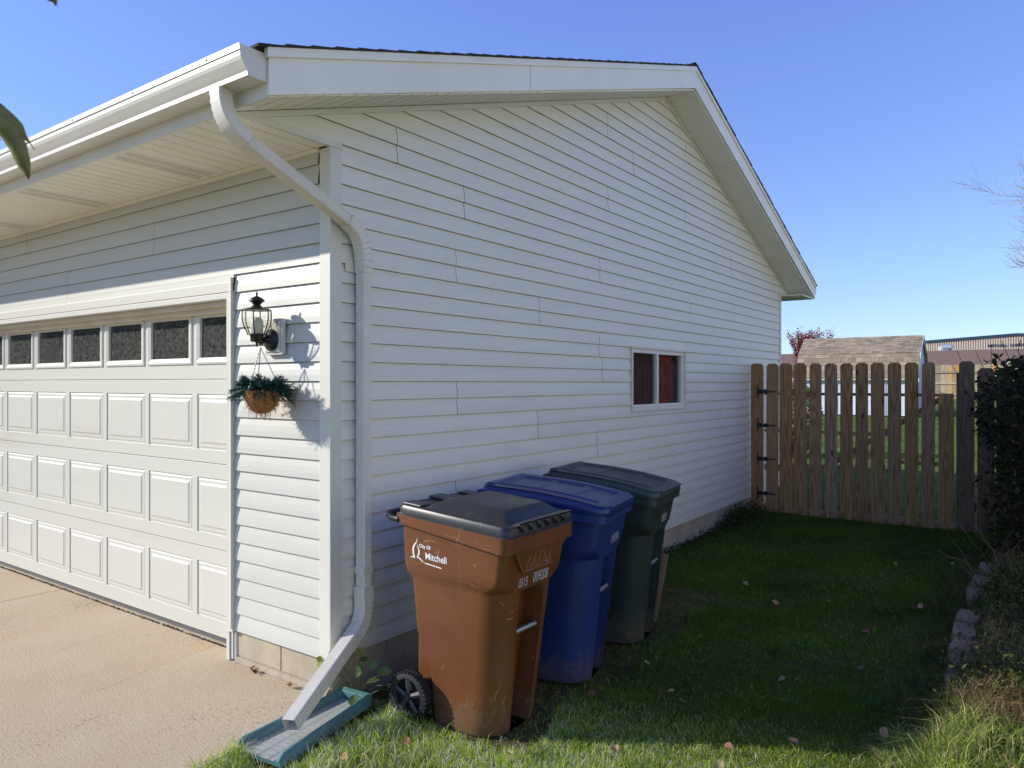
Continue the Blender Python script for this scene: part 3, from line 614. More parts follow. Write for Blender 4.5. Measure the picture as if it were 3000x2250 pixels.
def ringed_elbow(path, w_, d_, side0, parent):
    """crimped elbow: alternate cross-section size"""
    P = []; 
    for i in range(len(path)-1):
        a, b = Vector(path[i]), Vector(path[i+1]); P += [a, a+(b-a)*.78]
    P.append(Vector(path[-1])); a = Vector(side0).normalized(); loops = []
    for i, p in enumerate(P):
        t = (P[min(i+1, len(P)-1)]-P[max(i-1, 0)]).normalized(); a = (a-t*a.dot(t)).normalized(); b = t.cross(a)
        k = 1.0 if i % 2 == 0 else 1.07; hw, hd, c = w_/2*k, d_/2*k, .006
        S = [(-hw+c,-hd),(hw-c,-hd),(hw,-hd+c),(hw,hd-c),(hw-c,hd),(-hw+c,hd),(-hw,hd-c),(-hw,-hd+c)]
        loops.append([p+a*q[0]+b*q[1] for q in S])
    mb = MB(); mb.loft(loops, False, False); return mesh_obj('elbow', mb, ds_m, parent, smooth=25)
DX, DY = .047, .182                                         # vertical run centre
WX, WY = .066, .056
top = Vector((.055, -.648, 2.856)); bot = Vector((DX, DY, 2.20))
e1b = Vector((.092, -.553, 2.650)); e2a = Vector((.062, .058, 2.412)); dd = (e2a-e1b).normalized()
DSP = path_sweep([(DX, DY, 2.185), (DX, DY, .46)], WX, WY, (1,0,0), ds_m, 'downspout', G)
ringed_elbow(elbow(top, (0,0,-1), e1b, dd), WX+.010, WY+.008, (1,0,0), DSP)
path_sweep([e1b-dd*.01, e2a+dd*.005], WX+.002, WY+.003, (1,0,0), ds_m, 'downspout_run', DSP)
ringed_elbow(elbow(e2a-dd*.01, dd, (DX, DY, 2.19), (0,0,-1)), WX+.008, WY+.007, (1,0,0), DSP)
sp_end = Vector((.205, -.405, .068)); eb = Vector((.065, .10, .305)); d2 = (sp_end-eb).normalized()
ringed_elbow(elbow((DX, DY, .47), (0,0,-1), eb, d2), WX+.009, WY+.009, (1,0,0), DSP)
sp = path_sweep([eb-d2*.012, sp_end], WX+.010, WY+.010, (1,0,0), mat('spout_aluminium', (.70,.67,.58), .35, var=.06, scale=8, dirt=((.4,.36,.3), 30, .68)), 'downspout_run', DSP, open_end=True)
for z, wd in ((2.165, .05), (.600, .036)):
    mb = MB(); x0, x1, y0, y1 = DX-WX/2-.003, DX+WX/2+.003, DY-WY/2-.003, DY+WY/2+.003
    mb.box(x0, y0, z, x1, y0+.002, z+wd); mb.box(x1-.002, y0, z, x1, y1, z+wd); mb.box(x0, y1-.002, z, x1, y1, z+wd); mb.box(.002, y0-.055, z+.004, .005, y0+.004, z+wd-.004)
    st = mesh_obj('strap', mb, ds_m, DSP, bevel=.001)
    m2 = MB(); m2.lathe([(0,.004),(.005,.003),(.005,0)], (.006, y0-.036, z+wd/2), 8, axis=0); 
mb = MB(); mb.box(DX-WX/2-.006, DY-WY/2-.006, .46, DX+WX/2+.006, DY+WY/2+.006, .53); mesh_obj('coupling', mb, ds_m, DSP, bevel=.002)

# ------------------------------------------------------------------ splash block
SB = empty('splash_block', (.14, -.22, 0), label='teal plastic splash block under the downspout beside the driveway', cat='splash block')
def sbp(u, v, z):      # u along flow (towards the camera), v across
    d = Vector((.10, -.995, 0)).normalized(); a = Vector((d.y, -d.x, 0))*-1
    o = Vector((.115, .07, 0)); p = o+d*u+a*v; return (p.x, p.y, z-.012-.02*u)
mb = MB(); secs = []
for u, hwid, sh in ((0,.070,.055),(.03,.075,.055),(.60,.122,.05),(.635,.122,.022)):
    secs.append([sbp(u,-hwid-.03,0), sbp(u,-hwid-.022,sh*.8), sbp(u,-hwid-.010,sh), sbp(u,-hwid+.004,sh*.85), sbp(u,-hwid+.016,.012), sbp(u,hwid-.016,.012), sbp(u,hwid-.004,sh*.85), sbp(u,hwid+.010,sh), sbp(u,hwid+.022,sh*.8), sbp(u,hwid+.03,0)])
mb.loft(secs); mesh_obj('trough', mb, teal_m, SB, smooth=50)
mb = MB(); floor_m = mat('splash_floor', (.36,.38,.36), .6, var=.15, scale=12)
mb.add([sbp(.035,-.059,.0145), sbp(.035,.059,.0145), sbp(.632,.104,.0145), sbp(.632,-.104,.0145)], [(0,1,2,3)]); mesh_obj('trough_floor', mb, floor_m, SB)
mb = MB()
for k in range(17):
    u = .05+k*.034; h = .059+(u-.03)*.076
    mb.add([sbp(u,-h,.0155), sbp(u,h,.0155), sbp(u+.0035,h,.0155), sbp(u+.0035,-h,.0155), sbp(u+.0017,-h,.0175), sbp(u+.0017,h,.0175)], [(0,4,5,1),(4,3,2,5)])
for v in (-.5, 0, .5): mb.add([sbp(.04,v*.09-.001,.0157), sbp(.04,v*.09+.001,.0157), sbp(.63,v*.14+.0015,.0157), sbp(.63,v*.14-.0015,.0157)], [(0,1,2,3)])
mesh_obj('trough_ribs', mb, mat('rib_dark', (.22,.25,.235), .8), SB)
mb = MB(); mb.add([sbp(-.005,-.095,0), sbp(-.005,.095,0), sbp(.03,.085,0), sbp(.03,-.085,0), sbp(-.005,-.095,.056), sbp(-.005,.095,.056), sbp(.028,.07,.05), sbp(.028,-.07,.05)], [(0,1,5,4),(4,5,6,7),(1,2,6,5),(3,0,4,7),(2,3,7,6)]); mesh_obj('back_wall', mb, teal_m, SB, bevel=.004)

# ------------------------------------------------------------------ wall lantern
LX, LY = -.437, -.122; LZ = 2.081
LT = empty('wall_lantern', (LX, 0, 1.83), label='black coach lantern with clear curved glass panes on the wall beside the garage door', cat='wall lamp')
mb = MB(); mb.prism([(-.505,1.748),(-.495,1.742),(-.36,1.742),(-.352,1.748),(-.352,1.93),(-.36,1.937),(-.495,1.937),(-.505,1.93)], 1, -.002, -.026); mb.prism([(-.49,1.758),(-.368,1.758),(-.368,1.922),(-.49,1.922)], 1, -.025, -.034)
mesh_obj('mounting_block', mb, doorw, LT, bevel=.003)
mb = MB(); mb.lathe([(.060,0),(.060,-.006),(.052,-.016),(.036,-.026),(.022,-.034),(.012,-.05)], (LX+.004, -.034, 1.822), 26, axis=1)
mb.tube([(LX+.004,-.07,1.822),(LX+.003,-.10,1.80),(LX,-.115,1.812)], .009, 10); mesh_obj('wall_canopy', mb, black_m, LT, smooth=40)
S_ = 1/1900.
def zz(y): return LZ-(y-105)*S_
mb = MB(); mb.lathe([(0,zz(105)),(.004,zz(125)),(.006,zz(145)),(.004,zz(160)),(.012,zz(168)),(.026,zz(180)),(.040,zz(203)),(.041,zz(212)),(.030,zz(226)),(.020,zz(245)),(.018,zz(256)),(.024,zz(262)),(.030,zz(276)),(.050,zz(286)),(.074,zz(300)),(.076,zz(308)),(.05,zz(310)),(0,zz(308))], (LX, LY, 0), 24); mesh_obj('roof_cap', mb, black_m, LT, smooth=50)
def gr(t): return .0745*(1-t)+.047*t+.013*math.sin(math.pi*t)*1.0
mb = MB(); mb.lathe([(0,zz(543)),(.051,zz(543)),(.052,zz(553)),(.036,zz(556)),(.033,zz(575)),(.033,zz(612)),(.028,zz(622)),(.008,zz(626)),(.005,zz(640)),(.007,zz(656)),(.003,zz(668)),(0,zz(681))], (LX, LY, 0), 24); mesh_obj('base_cup', mb, black_m, LT, smooth=50)
for k in range(6):
    a = R(60*k+12); a2 = R(60*k+72); rib = []; n = 8
    for i in range(n+1): t = i/n; rib.append((LX+gr(t)*math.cos(a), LY+gr(t)*math.sin(a), zz(306+238*t)))
    mb = MB(); mb.tube(rib, .0034, 6); mesh_obj('rib', mb, black_m, LT, smooth=60)
    g = MB(); la = []; lb = []
    for i in range(n+1):
        t = i/n; r_ = gr(t)-.001; z = zz(306+238*t); la.append((LX+r_*math.cos(a), LY+r_*math.sin(a), z)); lb.append((LX+r_*math.cos(a2), LY+r_*math.sin(a2), z))
    g.loft([la, lb], False, False, closed=False); mesh_obj('glass_pane', g, lamp_glass, LT, smooth=60)
mb = MB(); mb.lathe([(0,zz(545)),(.031,zz(545)),(.033,zz(500)),(.033,zz(420)),(.026,zz(390)),(.010,zz(376)),(0,zz(374))], (LX, LY, 0), 18); mesh_obj('candle_globe', mb, frost_m, LT, smooth=60)

# ------------------------------------------------------------------ hanging basket
BX, BY = -.372, -.135; HK = Vector((-.405, -.122, 1.778))
HB = empty('hanging_basket', (BX, BY, 1.44), label='hanging coir basket of dark evergreen sprigs below the wall lantern', cat='hanging basket')
mb = MB()
for k in range(3):
    a = R(120*k+40); e = Vector((BX+.095*math.cos(a), BY+.095*math.sin(a), 1.555)); n = 22; d = (e-HK)/n
    for i in range(n):
        c = HK+d*(i+.5); t = d.normalized(); u = t.cross(Vector((0,1,0))).normalized(); v = t.cross(u); s = u if i % 2 else v
        ringp = [c+t*(.0065*math.cos(q))+s*(.0036*math.sin(q)) for q in [2*math.pi*j/6 for j in range(7)]]; mb.tube(ringp, .0014, 4, cap=False)
mesh_obj('chain', mb, steel_m, HB)
mb = MB(); loops = []; rr = random.Random(9)
for i in range(9):
    t = i/8; z = 1.552-.112*math.sin(t*math.pi/2); r_ = .094*math.cos(t*math.pi/2*.93)
    loops.append([(BX+(r_+rr.uniform(-.004,.004))*math.cos(R(15*k)), BY+(r_+rr.uniform(-.004,.004))*math.sin(R(15*k)), z+rr.uniform(-.003,.003)) for k in range(24)])
mb.loft(loops); mesh_obj('coir_liner', mb, coir_m, HB, smooth=60)
mb = MB()
for k in range(520):    # loose coir strands
    a = rr.uniform(0, 6.28); t = rr.uniform(0, 1)**.7; z = 1.55-.112*math.sin(t*math.pi/2); r_ = .096*math.cos(t*math.pi/2*.93); p = Vector((BX+r_*math.cos(a), BY+r_*math.sin(a), z))
    if k < 400: d = Vector((rr.gauss(0,1), rr.gauss(0,1), rr.gauss(0,.7))).normalized()*.022; q = [p-d*.5, p+Vector((math.cos(a),math.sin(a),-.3))*.006, p+d*.5]
    else: d = Vector((rr.gauss(0,.5), rr.gauss(0,.5), -1)).normalized()*rr.uniform(.02,.055); q = [p, p+d*.5+Vector((rr.gauss(0,.006),0,0)), p+d]
    mb.tube(q, .0007, 3, cap=False)
tag(mesh_obj('coir_fibre', mb, mat('coir_fibre', (.38,.19,.07), .9), HB), kind='stuff')
mb = MB()
for k in range(5): 
    a = R(72*k+10); q = [(BX+.097*math.cos(t*math.pi/2)*math.cos(a), BY+.097*math.cos(t*math.pi/2)*math.sin(a), 1.555-.118*math.sin(t*math.pi/2)) for t in (0,.25,.5,.75,1)]; mb.tube(q, .0014, 5)
mb.tube([(BX+.098*math.cos(R(15*k)), BY+.098*math.sin(R(15*k)), 1.556) for k in range(25)], .002, 5); mesh_obj('wire_frame', mb, black_m, HB)
V = []; F = []; Cc = []
for s in range(170):          # sprigs with needles
    a = rr.uniform(0, 6.28); el = rr.uniform(-.35, 1.3); L_ = rr.uniform(.07, .135)*(1.0 if el < .4 else .85)
    p = Vector((BX+.05*math.cos(a), BY+.035*math.sin(a), 1.565)); d = Vector((math.cos(a), math.sin(a)*.75, el*.9)).normalized()
    droop = Vector((0,0,-rr.uniform(0,.05)))
    for i in range(34):
        t = i/33; c = p+d*L_*t+droop*t*t
        for q in range(3):
            nd = (Vector((rr.gauss(0,1), rr.gauss(0,1), rr.gauss(0,1))).normalized()+d*.8).normalized()*rr.uniform(.014,.026); wv = nd.cross(Vector((rr.gauss(0,1),rr.gauss(0,1),1))).normalized()*.0016
            b = len(V); V += [c-wv, c+wv, c+nd]; F.append((b,b+1,b+2)); g = rr.uniform(.6,1.5); col = (.020*g,.065*g,.056*g); Cc += [col]*3
o = np_mesh('evergreen_sprigs', np.array([list(v) for v in V])-np.array([BX,BY,1.44]), [np.array(F)], leafm, np.array(Cc), HB); tag(o, kind='stuff')
mb = MB()
for k in range(26):
    c = (BX+rr.gauss(-.05 if k % 2 else .06,.02), BY-.05+rr.gauss(0,.02), 1.60+rr.gauss(-.01,.02) if k % 2 else 1.565+rr.gauss(0,.012)); mb.lathe([(0,-.004),(.0035,-.002),(.0045,0),(.0035,.002),(0,.004)], c, 6)
mesh_obj('berries', mb, mat('berry', (.10,.008,.016), .3), HB, smooth=60)

# ------------------------------------------------------------------ wheeled carts
def text_mesh(s, size, xscale=1.0, bold=0.0):
    c = bpy.data.curves.new('t', 'FONT'); c.body = s; c.size = size; c.offset = bold; c.resolution_u = 4; c.fill_mode = 'BOTH'; o = bpy.data.objects.new('t', c); COL.objects.link(o)
    dg = bpy.context.evaluated_depsgraph_get(); me = bpy.data.meshes.new_from_object(o.evaluated_get(dg)); v = [(p.co.x*xscale, p.co.y) for p in me.vertices]; f = [list(p.vertices) for p in me.polygons]
    bpy.data.objects.remove(o); bpy.data.curves.remove(c); bpy.data.meshes.remove(me); return v, f
BODY = [  # h, rear x, front x, half width, front radius, rear radius, notch depth
 (0, -.10,.262,.208,.135,.03,.10), (.02,-.102,.268,.212,.135,.03,.10), (.27,-.115,.298,.222,.135,.03,.10), (.33,-.14,.305,.225,.135,.03,.10), (.38,-.175,.311,.227,.135,.03,.10), (.43,-.198,.316,.229,.135,.03,.10),
 (.625,-.212,.338,.240,.13,.035,.10), (.665,-.214,.342,.243,.13,.035,.03), (.68,-.215,.343,.244,.13,.035,.002), (.695,-.222,.345,.247,.10,.04,.0015), (.725,-.250,.350,.256,.055,.04,.001), (.76,-.256,.355,.259,.045,.04,.001), (.985,-.262,.383,.270,.045,.04,.001)]
def body_loop(h, extra=0):
    xr, xf, hw, rf, rb, nd = interp(BODY, h); nw = .090; n = 7; pts = []
    def arc(cx, cy, a0, r): return [(cx+r*math.cos(R(a0+90*k/n)), cy+r*math.sin(R(a0+90*k/n)), h) for k in range(n+1)]
    e = extra; xr -= e; xf += e; hw += e
    pts += arc(xr+rb, -hw+rb, 180, rb); pts += arc(xf-rf, -hw+rf, 270, rf)
    nwc = min(nw, hw-rf-.005)
    pts += [(xf, -nwc-.012, h), (xf-nd, -nwc, h), (xf-nd, nwc, h), (xf, nwc+.012, h)]
    pts += arc(xf-rf, hw-rf, 0, rf); pts += arc(xr+rb, hw-rb, 90, rb); return pts
def make_cart(loc, rz, bm_, lm_, label, style, number, logo, drop=.05, slope=.045):
    T = empty('wheeled_bin', loc, rz, label=label, cat='wheelie bin', group='wheelie bins standing along the garage wall')
    hs = [0,.02,.13,.27,.30,.33,.355,.38,.43,.53,.625,.645,.665,.68,.688,.695,.71,.725,.76,.90,.985]
    mb = MB(); mb.loft([body_loop(h) for h in hs], True, True); body = mesh_obj('body', mb, bm_, T, smooth=38, local=True)
    # rim collar, deeper at the front corners
    if style == 'flat':
        def low(x, y): return .962-.042*max(0, min(1, (x-.0)/.30))**1.5
    else:
        def low(x, y): return .960
    lp = body_loop(.985, .004); lo = body_loop(.985, .022); mb = MB()
    loops = [[(p[0], p[1], low(p[0],p[1])) for p in lp], [(p[0], p[1], low(p[0],p[1])-.004) for p in lo], [(p[0], p[1], 1.0) for p in lo], [(p[0], p[1], 1.0) for p in lp]]
    mb.loft(loops, False, True); mesh_obj('rim', mb, bm_, T, smooth=40, local=True)
    # bracket under the front rim
    def front_x(h): return interp(BODY, h)[1]
    if style == 'flat':
        mb = MB(); hT, hB = .93, .775
        for (ya, yb, h) in ((-.225,.225,hT), (-.215,.215,.905), (-.125,.135,hB+.0)):
            pass
        mb.loft([[(front_x(h)-.01, ya, h), (front_x(h)-.01, yb, h), (x_, yb, h), (x_, ya, h)] for (ya, yb, h, x_) in ((-.120,.135,hB,front_x(hB)+.014), (-.205,.21,.90,front_x(.9)+.024), (-.215,.22,.935,front_x(.935)+.026))])
        br = mesh_obj('lift_bracket', mb, bm_, T, local=True)
        mb = MB()
        for k in range(5):
            y0 = -.085+k*.043
            X_ = lambda h: front_x(h)+.0155+(h-hB)*.08
            for (p, q) in (((y0,.865),(y0-.014,.79)), ((y0,.865),(y0+.014,.79)), ((y0-.014,.79),(y0-.014+.012,.79)), ((y0+.014,.79),(y0+.025,.794))):
                mb.tube([(X_(p[1]), p[0], p[1]), (X_(q[1]), q[0], q[1])], .0022, 4)
        mb.tube([(X_(.777), -.12, .777), (X_(.777), .135, .777)], .0024, 4); mb.tube([(X_(.777), -.12, .777), (X_(.9), -.203, .90)], .0024, 4)
        mesh_obj('bracket_rib', mb, mat('brown_edge', (.30,.15,.08), .5), T, local=True)
    # grab bar
    mb = MB(); xb = front_x(.50)-.028; mb.tube([(xb, -.094, .475), (xb, .094, .475)], .0125, 12); mesh_obj('grab_bar', mb, steel_m, T, smooth=50, local=True)
    # wheels and axle
    for s in (-1, 1):
        c = (-.195, s*.262, .122); mb = MB(); wd = .052
        mb.lathe([(.088,-wd/2*s),(.106,-wd/2*s),(.117,-wd/2*.7*s),(.118,0),(.117,wd/2*.7*s),(.106,wd/2*s),(.088,wd/2*s),(.088,-wd/2*s)], c, 40, axis=1, cap=False)
        for k in range(36):
            a = R(10*k); ca, sa = math.cos(a), math.sin(a); u = Vector((-sa,0,ca)); rv = Vector((ca,0,sa)); cc = Vector(c)
            for e in (-1, 1):
                off = u*.004*e; y0, y1 = sorted((e*.004, e*.026)); pts = []
                for (r_, yy, t_) in ((.108,y0,-.005),(.108,y1,-.005),(.108,y1,.005),(.108,y0,.005),(.1215,y0,-.004),(.119,y1,-.004),(.119,y1,.004),(.1215,y0,.004)): pts.append(cc+rv*r_+u*t_+off+Vector((0,yy,0)))
                mb.add(pts, [(4,5,6,7),(0,1,5,4),(1,2,6,5),(2,3,7,6),(3,0,4,7)])
        whl = mesh_obj('wheel', mb, tyre_m, T, smooth=40, local=True)
        mb = MB(); ys = s*.018
        mb.lathe([(0,ys+s*.016),(.016,ys+s*.014),(.020,ys),(.022,ys-s*.02),(0,ys-s*.02)], c, 16, axis=1)
        for k in range(5):
            a = R(72*k+20); dv = Vector((math.cos(a),0,math.sin(a))); u = Vector((-math.sin(a),0,math.cos(a))); cc = Vector(c)+Vector((0,ys,0))
            mb.add([cc+dv*.015-u*.010, cc+dv*.015+u*.010, cc+dv*.090+u*.016, cc+dv*.090-u*.016, cc+dv*.015+Vector((0,s*.010,0)), cc+dv*.090+Vector((0,s*.002,0))], [(0,1,4),(3,2,5),(1,2,5,4),(3,0,4,5),(0,3,2,1)])
        mb.lathe([(.084,ys-s*.02),(.084,ys),(.090,ys+s*.005),(.094,ys),(.094,ys-s*.02)], c, 32, axis=1, cap=False)
        mesh_obj('rim', mb, mat('spoke_plastic', (.045,.045,.048), .4), whl, smooth=30, local=True)
        mb = MB(); mb.lathe([(0,ys-s*.016),(.088,ys-s*.016),(.088,ys-s*.022),(0,ys-s*.022)], c, 24, axis=1); mesh_obj('spoke_gap_disc', mb, mat('spoke_gap_shade', (.004,.004,.004), .7), whl, local=True)  # near-black disc paints the shade in the gaps between the spokes
    mb = MB(); mb.tube([(-.195,-.24,.122),(-.195,.24,.122)], .011, 10); mesh_obj('axle', mb, steel_m, T, smooth=50, local=True)
    mb = MB(); mb.box(-.22,-.19,.12,-.09,.19,.40); mesh_obj('axle_housing', mb, bm_, T, local=True, bevel=.02)
    # lid
    mb = MB(); x0, x1, hw = (-.275 if style == 'flat' else -.325), .413, .289
    if style == 'flat':
        arch = lambda x: 0
        L_ = [(0,1.0,0),(.004,1.004,0),(0.004,1.032,0),(.012,1.046,0),(.026,1.050,0),(.034,1.046,0),(.050,1.046,0)]
        loops = [[(p[0],p[1],z) for p in rrect(x0+i, x1-i, -hw+i, hw-i, max(.02,.05-i*.6), 0, 5)] for i, z, _ in L_]
        mb.loft(loops, True, True); lid = mesh_obj('lid', mb, lm_, T, smooth=35, local=True)
        mb = MB(); mb.loft([[(p[0],p[1],z) for p in rrect(a, b, -w_, w_, .02, 0, 3)] for (a,b,w_,z) in ((-.13,.365,.235,1.045),(-.125,.36,.230,1.050),(-.045,.305,.165,1.094),(-.035,.295,.158,1.097))], False, True); mesh_obj('raised_dome', mb, lm_, lid, smooth=25, local=True)
        
        for bx_ in ((-.26,-.25,1.044,-.14,-.17,1.056), (-.26,.17,1.044,-.14,.25,1.056), (-.27,-.05,1.044,-.15,.05,1.06)):
            mb = MB(); mb.box(*bx_); mesh_obj('lid_rib', mb, lm_, lid, bevel=.006, local=True)
        # front lip with grip
        mb = MB(); mb.loft([[(x,y,z) for (x,y,z) in ((.37+dx,-w_,1.040),(.415+dx*1.4,-w_*.94,1.052+dz),(.42+dx*1.5,0,1.056+dz),(.415+dx*1.4,w_*.94,1.052+dz),(.37+dx,w_,1.040))] for dx, w_, dz in ((0,.235,0),(.008,.238,.006),(.010,.236,.014),(-.008,.225,.014))], False, False, closed=False); mesh_obj('lid_grip', mb, lm_, lid, smooth=30, local=True)
        mb = MB()
        for y in (-.19,-.12,-.05,.02,.09,.16): mb.box(.406,y,1.02,.426,y+.006,1.05)
        mesh_obj('grip_web', mb, lm_, lid, local=True)
    else:
        arch = lambda x: .045*(1-((x+.12)/.533)**2) if x > -.12 else .045
        def A(p, z): return (p[0], p[1], z+arch(p[0])*max(0, (z-1.0)/.05 if z < 1.05 else 1))
        def loopd(i, z, tr=0):
            P = rrect(x0+i, x1-i, -hw+i, hw-i, max(.02,.07-i*.6), 0, 6); Q = []
            for a, b in zip(P, P[1:]+P[:1]):
                d = math.dist(a[:2], b[:2]); n = max(1, int(d/.08)+ (0)) if d > .1 else 1
                Q += [tuple(a[q]+(b[q]-a[q])*k/n for q in range(2)) for k in range(n)]
            return [A(p, z) for p in Q]
        n0 = len(loopd(0,1.0))
        ls = []
        for i, z in ((0,.995),(-.004,1.0),(-.004,1.028),(.004,1.040),(.016,1.044)):
            ls.append(loopd(0.0, z)) if i == 0 else ls.append([(p[0]*(1-i*2.4)+.0, p[1]*(1-i*3.4), p[2]) for p in loopd(0.0, z)])
        mb.loft(ls, True, False)
        # top surface as a grid so the arch bends
        NX, NY = 30, 16; edge = .016
        V = []; 
        def inside(u, v):
            x = (x0+x1)/2+u*((x1-x0)/2-.006); y = v*(hw-.012); return x, y
        def topz(x, y):
            z = 1.0435+arch(x)
            # raised edge rails and inset pads
            if .175 < abs(y) < .20 and -.23 < x < .34: z += .007
            if abs(y) < .15 and (-.22 < x < -.05 or -.02 < x < .15 or .19 < x < .34): z -= .006
            return z
        NX, NY = 80, 60
        for i in range(NX+1):
            for j in range(NY+1):
                u = -1+2*i/NX; v = -1+2*j/NY; x, y = inside(u, v)
                # squash into rounded rect corners
                cx, cy = (x1-x0)/2-.006, hw-.012; r_ = .06; dx_ = abs(x-(x0+x1)/2)-(cx-r_); dy_ = abs(y)-(cy-r_)
                if dx_ > 0 and dy_ > 0:
                    k_ = max(dx_, dy_)/math.hypot(dx_, dy_); x = (x0+x1)/2+math.copysign(cx-r_+dx_*k_, x-(x0+x1)/2); y = math.copysign(cy-r_+dy_*k_, y)
                V.append((x, y, topz(x, y)))
        mb.add(V, [(i*(NY+1)+j, (i+1)*(NY+1)+j, (i+1)*(NY+1)+j+1, i*(NY+1)+j+1) for i in range(NX) for j in range(NY)])
        lid = mesh_obj('lid', mb, lm_, T, smooth=50, local=True)
        mb = MB(); mb.loft([[(x,y,z) for (x,y,z) in ((.375+dx,-w_,1.030),(.415+dx,-w_*.93,1.034+dz),(.42+dx,0,1.036+dz),(.415+dx,w_*.93,1.034+dz),(.375+dx,w_,1.030))] for dx, w_, dz in ((0,.22,0),(.014,.225,.004),(.016,.222,.012),(-.004,.21,.016))], False, False, closed=False); mesh_obj('lid_grip', mb, lm_, lid, smooth=30, local=True)
    # hinge bar / pull handle at the rear
    mb = MB(); zh = .99 if style == 'flat' else 1.04
    mb.tube([(-.325, -.282, zh), (-.325, .282, zh)], .019, 10)
    for y in (-.285, -.1, .1, .285): mb.tube([(-.325, y, zh), (-.30, y, zh-.015), (-.25, y, .975)], .017, 8)
    mesh_obj('handle', mb, lm_, T, smooth=50, local=True)
    if style != 'flat':
        mb = MB(); mb.box(-.31, -.24, 1.050, -.25, .24, 1.098); mesh_obj('hinge_cover', mb, lm_, T, local=True, bevel=.015)
    # printed numbers on the front
    def front_text(s, size, y0, h0, xs):
        v, f = text_mesh(s, size, xs, 0); mb = MB(); mb.add([(front_x(h0+p[1])+.0022, y0+p[0], h0+p[1]) for p in v], f); mesh_obj('number', mb, decal2_m, T, local=True)
    for args in number: front_text(*args)
    if logo:
        def side(x, h): return (x, -interp(BODY, h)[2]-.0018, h)
        lx, lh, k = logo
        parts_ = []
        # flame-shaped emblem, strokes as tapering ribbons (units: emblem height 1)
        def ribbon(pts, ws):
            V = []; F = []
            for i, p in enumerate(pts):
                a = pts[max(i-1,0)]; b = pts[min(i+1,len(pts)-1)]; d = (b[0]-a[0], b[1]-a[1]); l = math.hypot(*d); n = (-d[1]/l, d[0]/l); V += [(p[0]+n[0]*ws[i], p[1]+n[1]*ws[i]), (p[0]-n[0]*ws[i], p[1]-n[1]*ws[i])]
            for i in range(len(pts)-1): F.append((2*i,2*i+1,2*i+3,2*i+2))
            return V, F
        for P_, W_ in (([(.30,1.0),(.285,.90),(.23,.80),(.14,.71),(.06,.60),(.03,.47),(.05,.33),(.10,.22),(.13,.16)], [.002,.018,.028,.036,.044,.048,.044,.034,.004]),
                       ([(-.16,.16),(-.05,.20),(.04,.205),(.13,.17)], [.003,.022,.03,.02]),
                       ([(.27,.74),(.33,.62),(.38,.50),(.37,.38),(.31,.28),(.24,.20)], [.003,.022,.038,.042,.034,.006]),
                       ([(.22,.195),(.30,.225),(.40,.185),(.52,.12),(.66,.03)], [.005,.034,.030,.022,.003])):
            parts_.append(ribbon(P_, W_))
        parts_.append(([(.66,.06),(1.62,-.03),(1.63,-.075),(.70,.015)], [(0,1,2,3)]))
        parts_ = [([(p[0]*.9, p[1]) for p in v], f) for v, f in parts_]
        for s_, sz, ox, oy, xs_ in (('City Of', .20, .36, .64, .95), ('Mitchell', .40, .66, .20, .86)):
            v, f = text_mesh(s_, sz*1.0, xs_, .006); parts_.append(([(p[0]+ox*.98, p[1]+oy-(p[0])*.045) for p in v], f))
        mb = MB()
        for v, f in parts_: mb.add([side(lx+p[0]*k, lh+p[1]*k) for p in v], f)
        mesh_obj('city_logo', mb, decal_m, T, local=True)
    # the top leans down towards the front
    for ob in [c for c in T.children]+[g for c in T.children for g in c.children]:
        for vv in ob.data.vertices:
            x, y, z = vv.co
            if z > .80: t = min(1, (z-.80)/.16); vv.co.z = z-drop+(slope*(.413-x)/.69)*t-(0 if z > .96 else drop*(t-1))
    return T
gz = lambda x, y: float(ground(x, y))
make_cart((.62,.398,-.052), R(0), brown_m, blackp_m, 'brown wheelie bin with black lid and white city logo, nearest the camera', 'flat', [('0315', .062, -.125, .700, .62), ('009208', .072, -.005, .700, .60)], (-.180, .775, .125), .045, .05)
make_cart((.632,1.09,-.035), R(11), blue_m, bluel_m, 'royal blue wheelie bin with blue lid, between the brown and green bins', 'arch', [('111997590', .066, .0-.02, .735, .50)], None, .070, .04)
make_cart((.615,1.80,-.025), R(8), green_m, greenl_m, 'dark green wheelie bin with grey green lid, farthest from the camera', 'arch', [('0005920', .066, .0, .735, .50)], None, .085, .055)
# scratches on brown bin
# cardboard behind the green bin
mb = MB(); mb.prism([(.36,-.03),(.80,-.03),(.89,.44),(.72,.46),(.38,.42)], 1, 2.13, 2.136); tag(mesh_obj('cardboard_sheet', mb, board_m), 'stained brown cardboard sheet standing behind the green bin', 'cardboard')

# ------------------------------------------------------------------ gate and fence
FYY = 6.62
def picket(name, x0, x1, zb, zt, m, parent, y=FYY, ear=.03, flat=False, th=.016, tilt=0):
    w_ = x1-x0; pts = [(0,0),(w_,0),(w_,zt-zb-(0 if flat else ear)),(w_-(0 if flat else ear),zt-zb),((0 if flat else ear),zt-zb),(0,zt-zb-(0 if flat else ear))]
    if flat: pts = [(0,0),(w_,0),(w_,zt-zb),(0,zt-zb)]
    mb = MB(); mb.prism([(p[0], p[1]) for p in pts], 1, 0, th)
    o = mesh_obj(name, mb, m, None, bevel=.002); o.parent = parent; o.location = Vector((x0, y, zb))-parent.location; o.rotation_euler = (0, tilt, 0); return o
GT = empty('wooden_gate', (.19, FYY, 0), label='brown wooden picket gate with black strap hinges next to the garage', cat='gate')
px_ = [(.194,.336),(.358,.504),(.525,.670),(.697,.830),(.868,1.004),(1.037,1.169),(1.200,1.330),(1.362,1.502),(1.530,1.665),(1.701,1.833),(1.860,1.987),(2.024,2.166)]
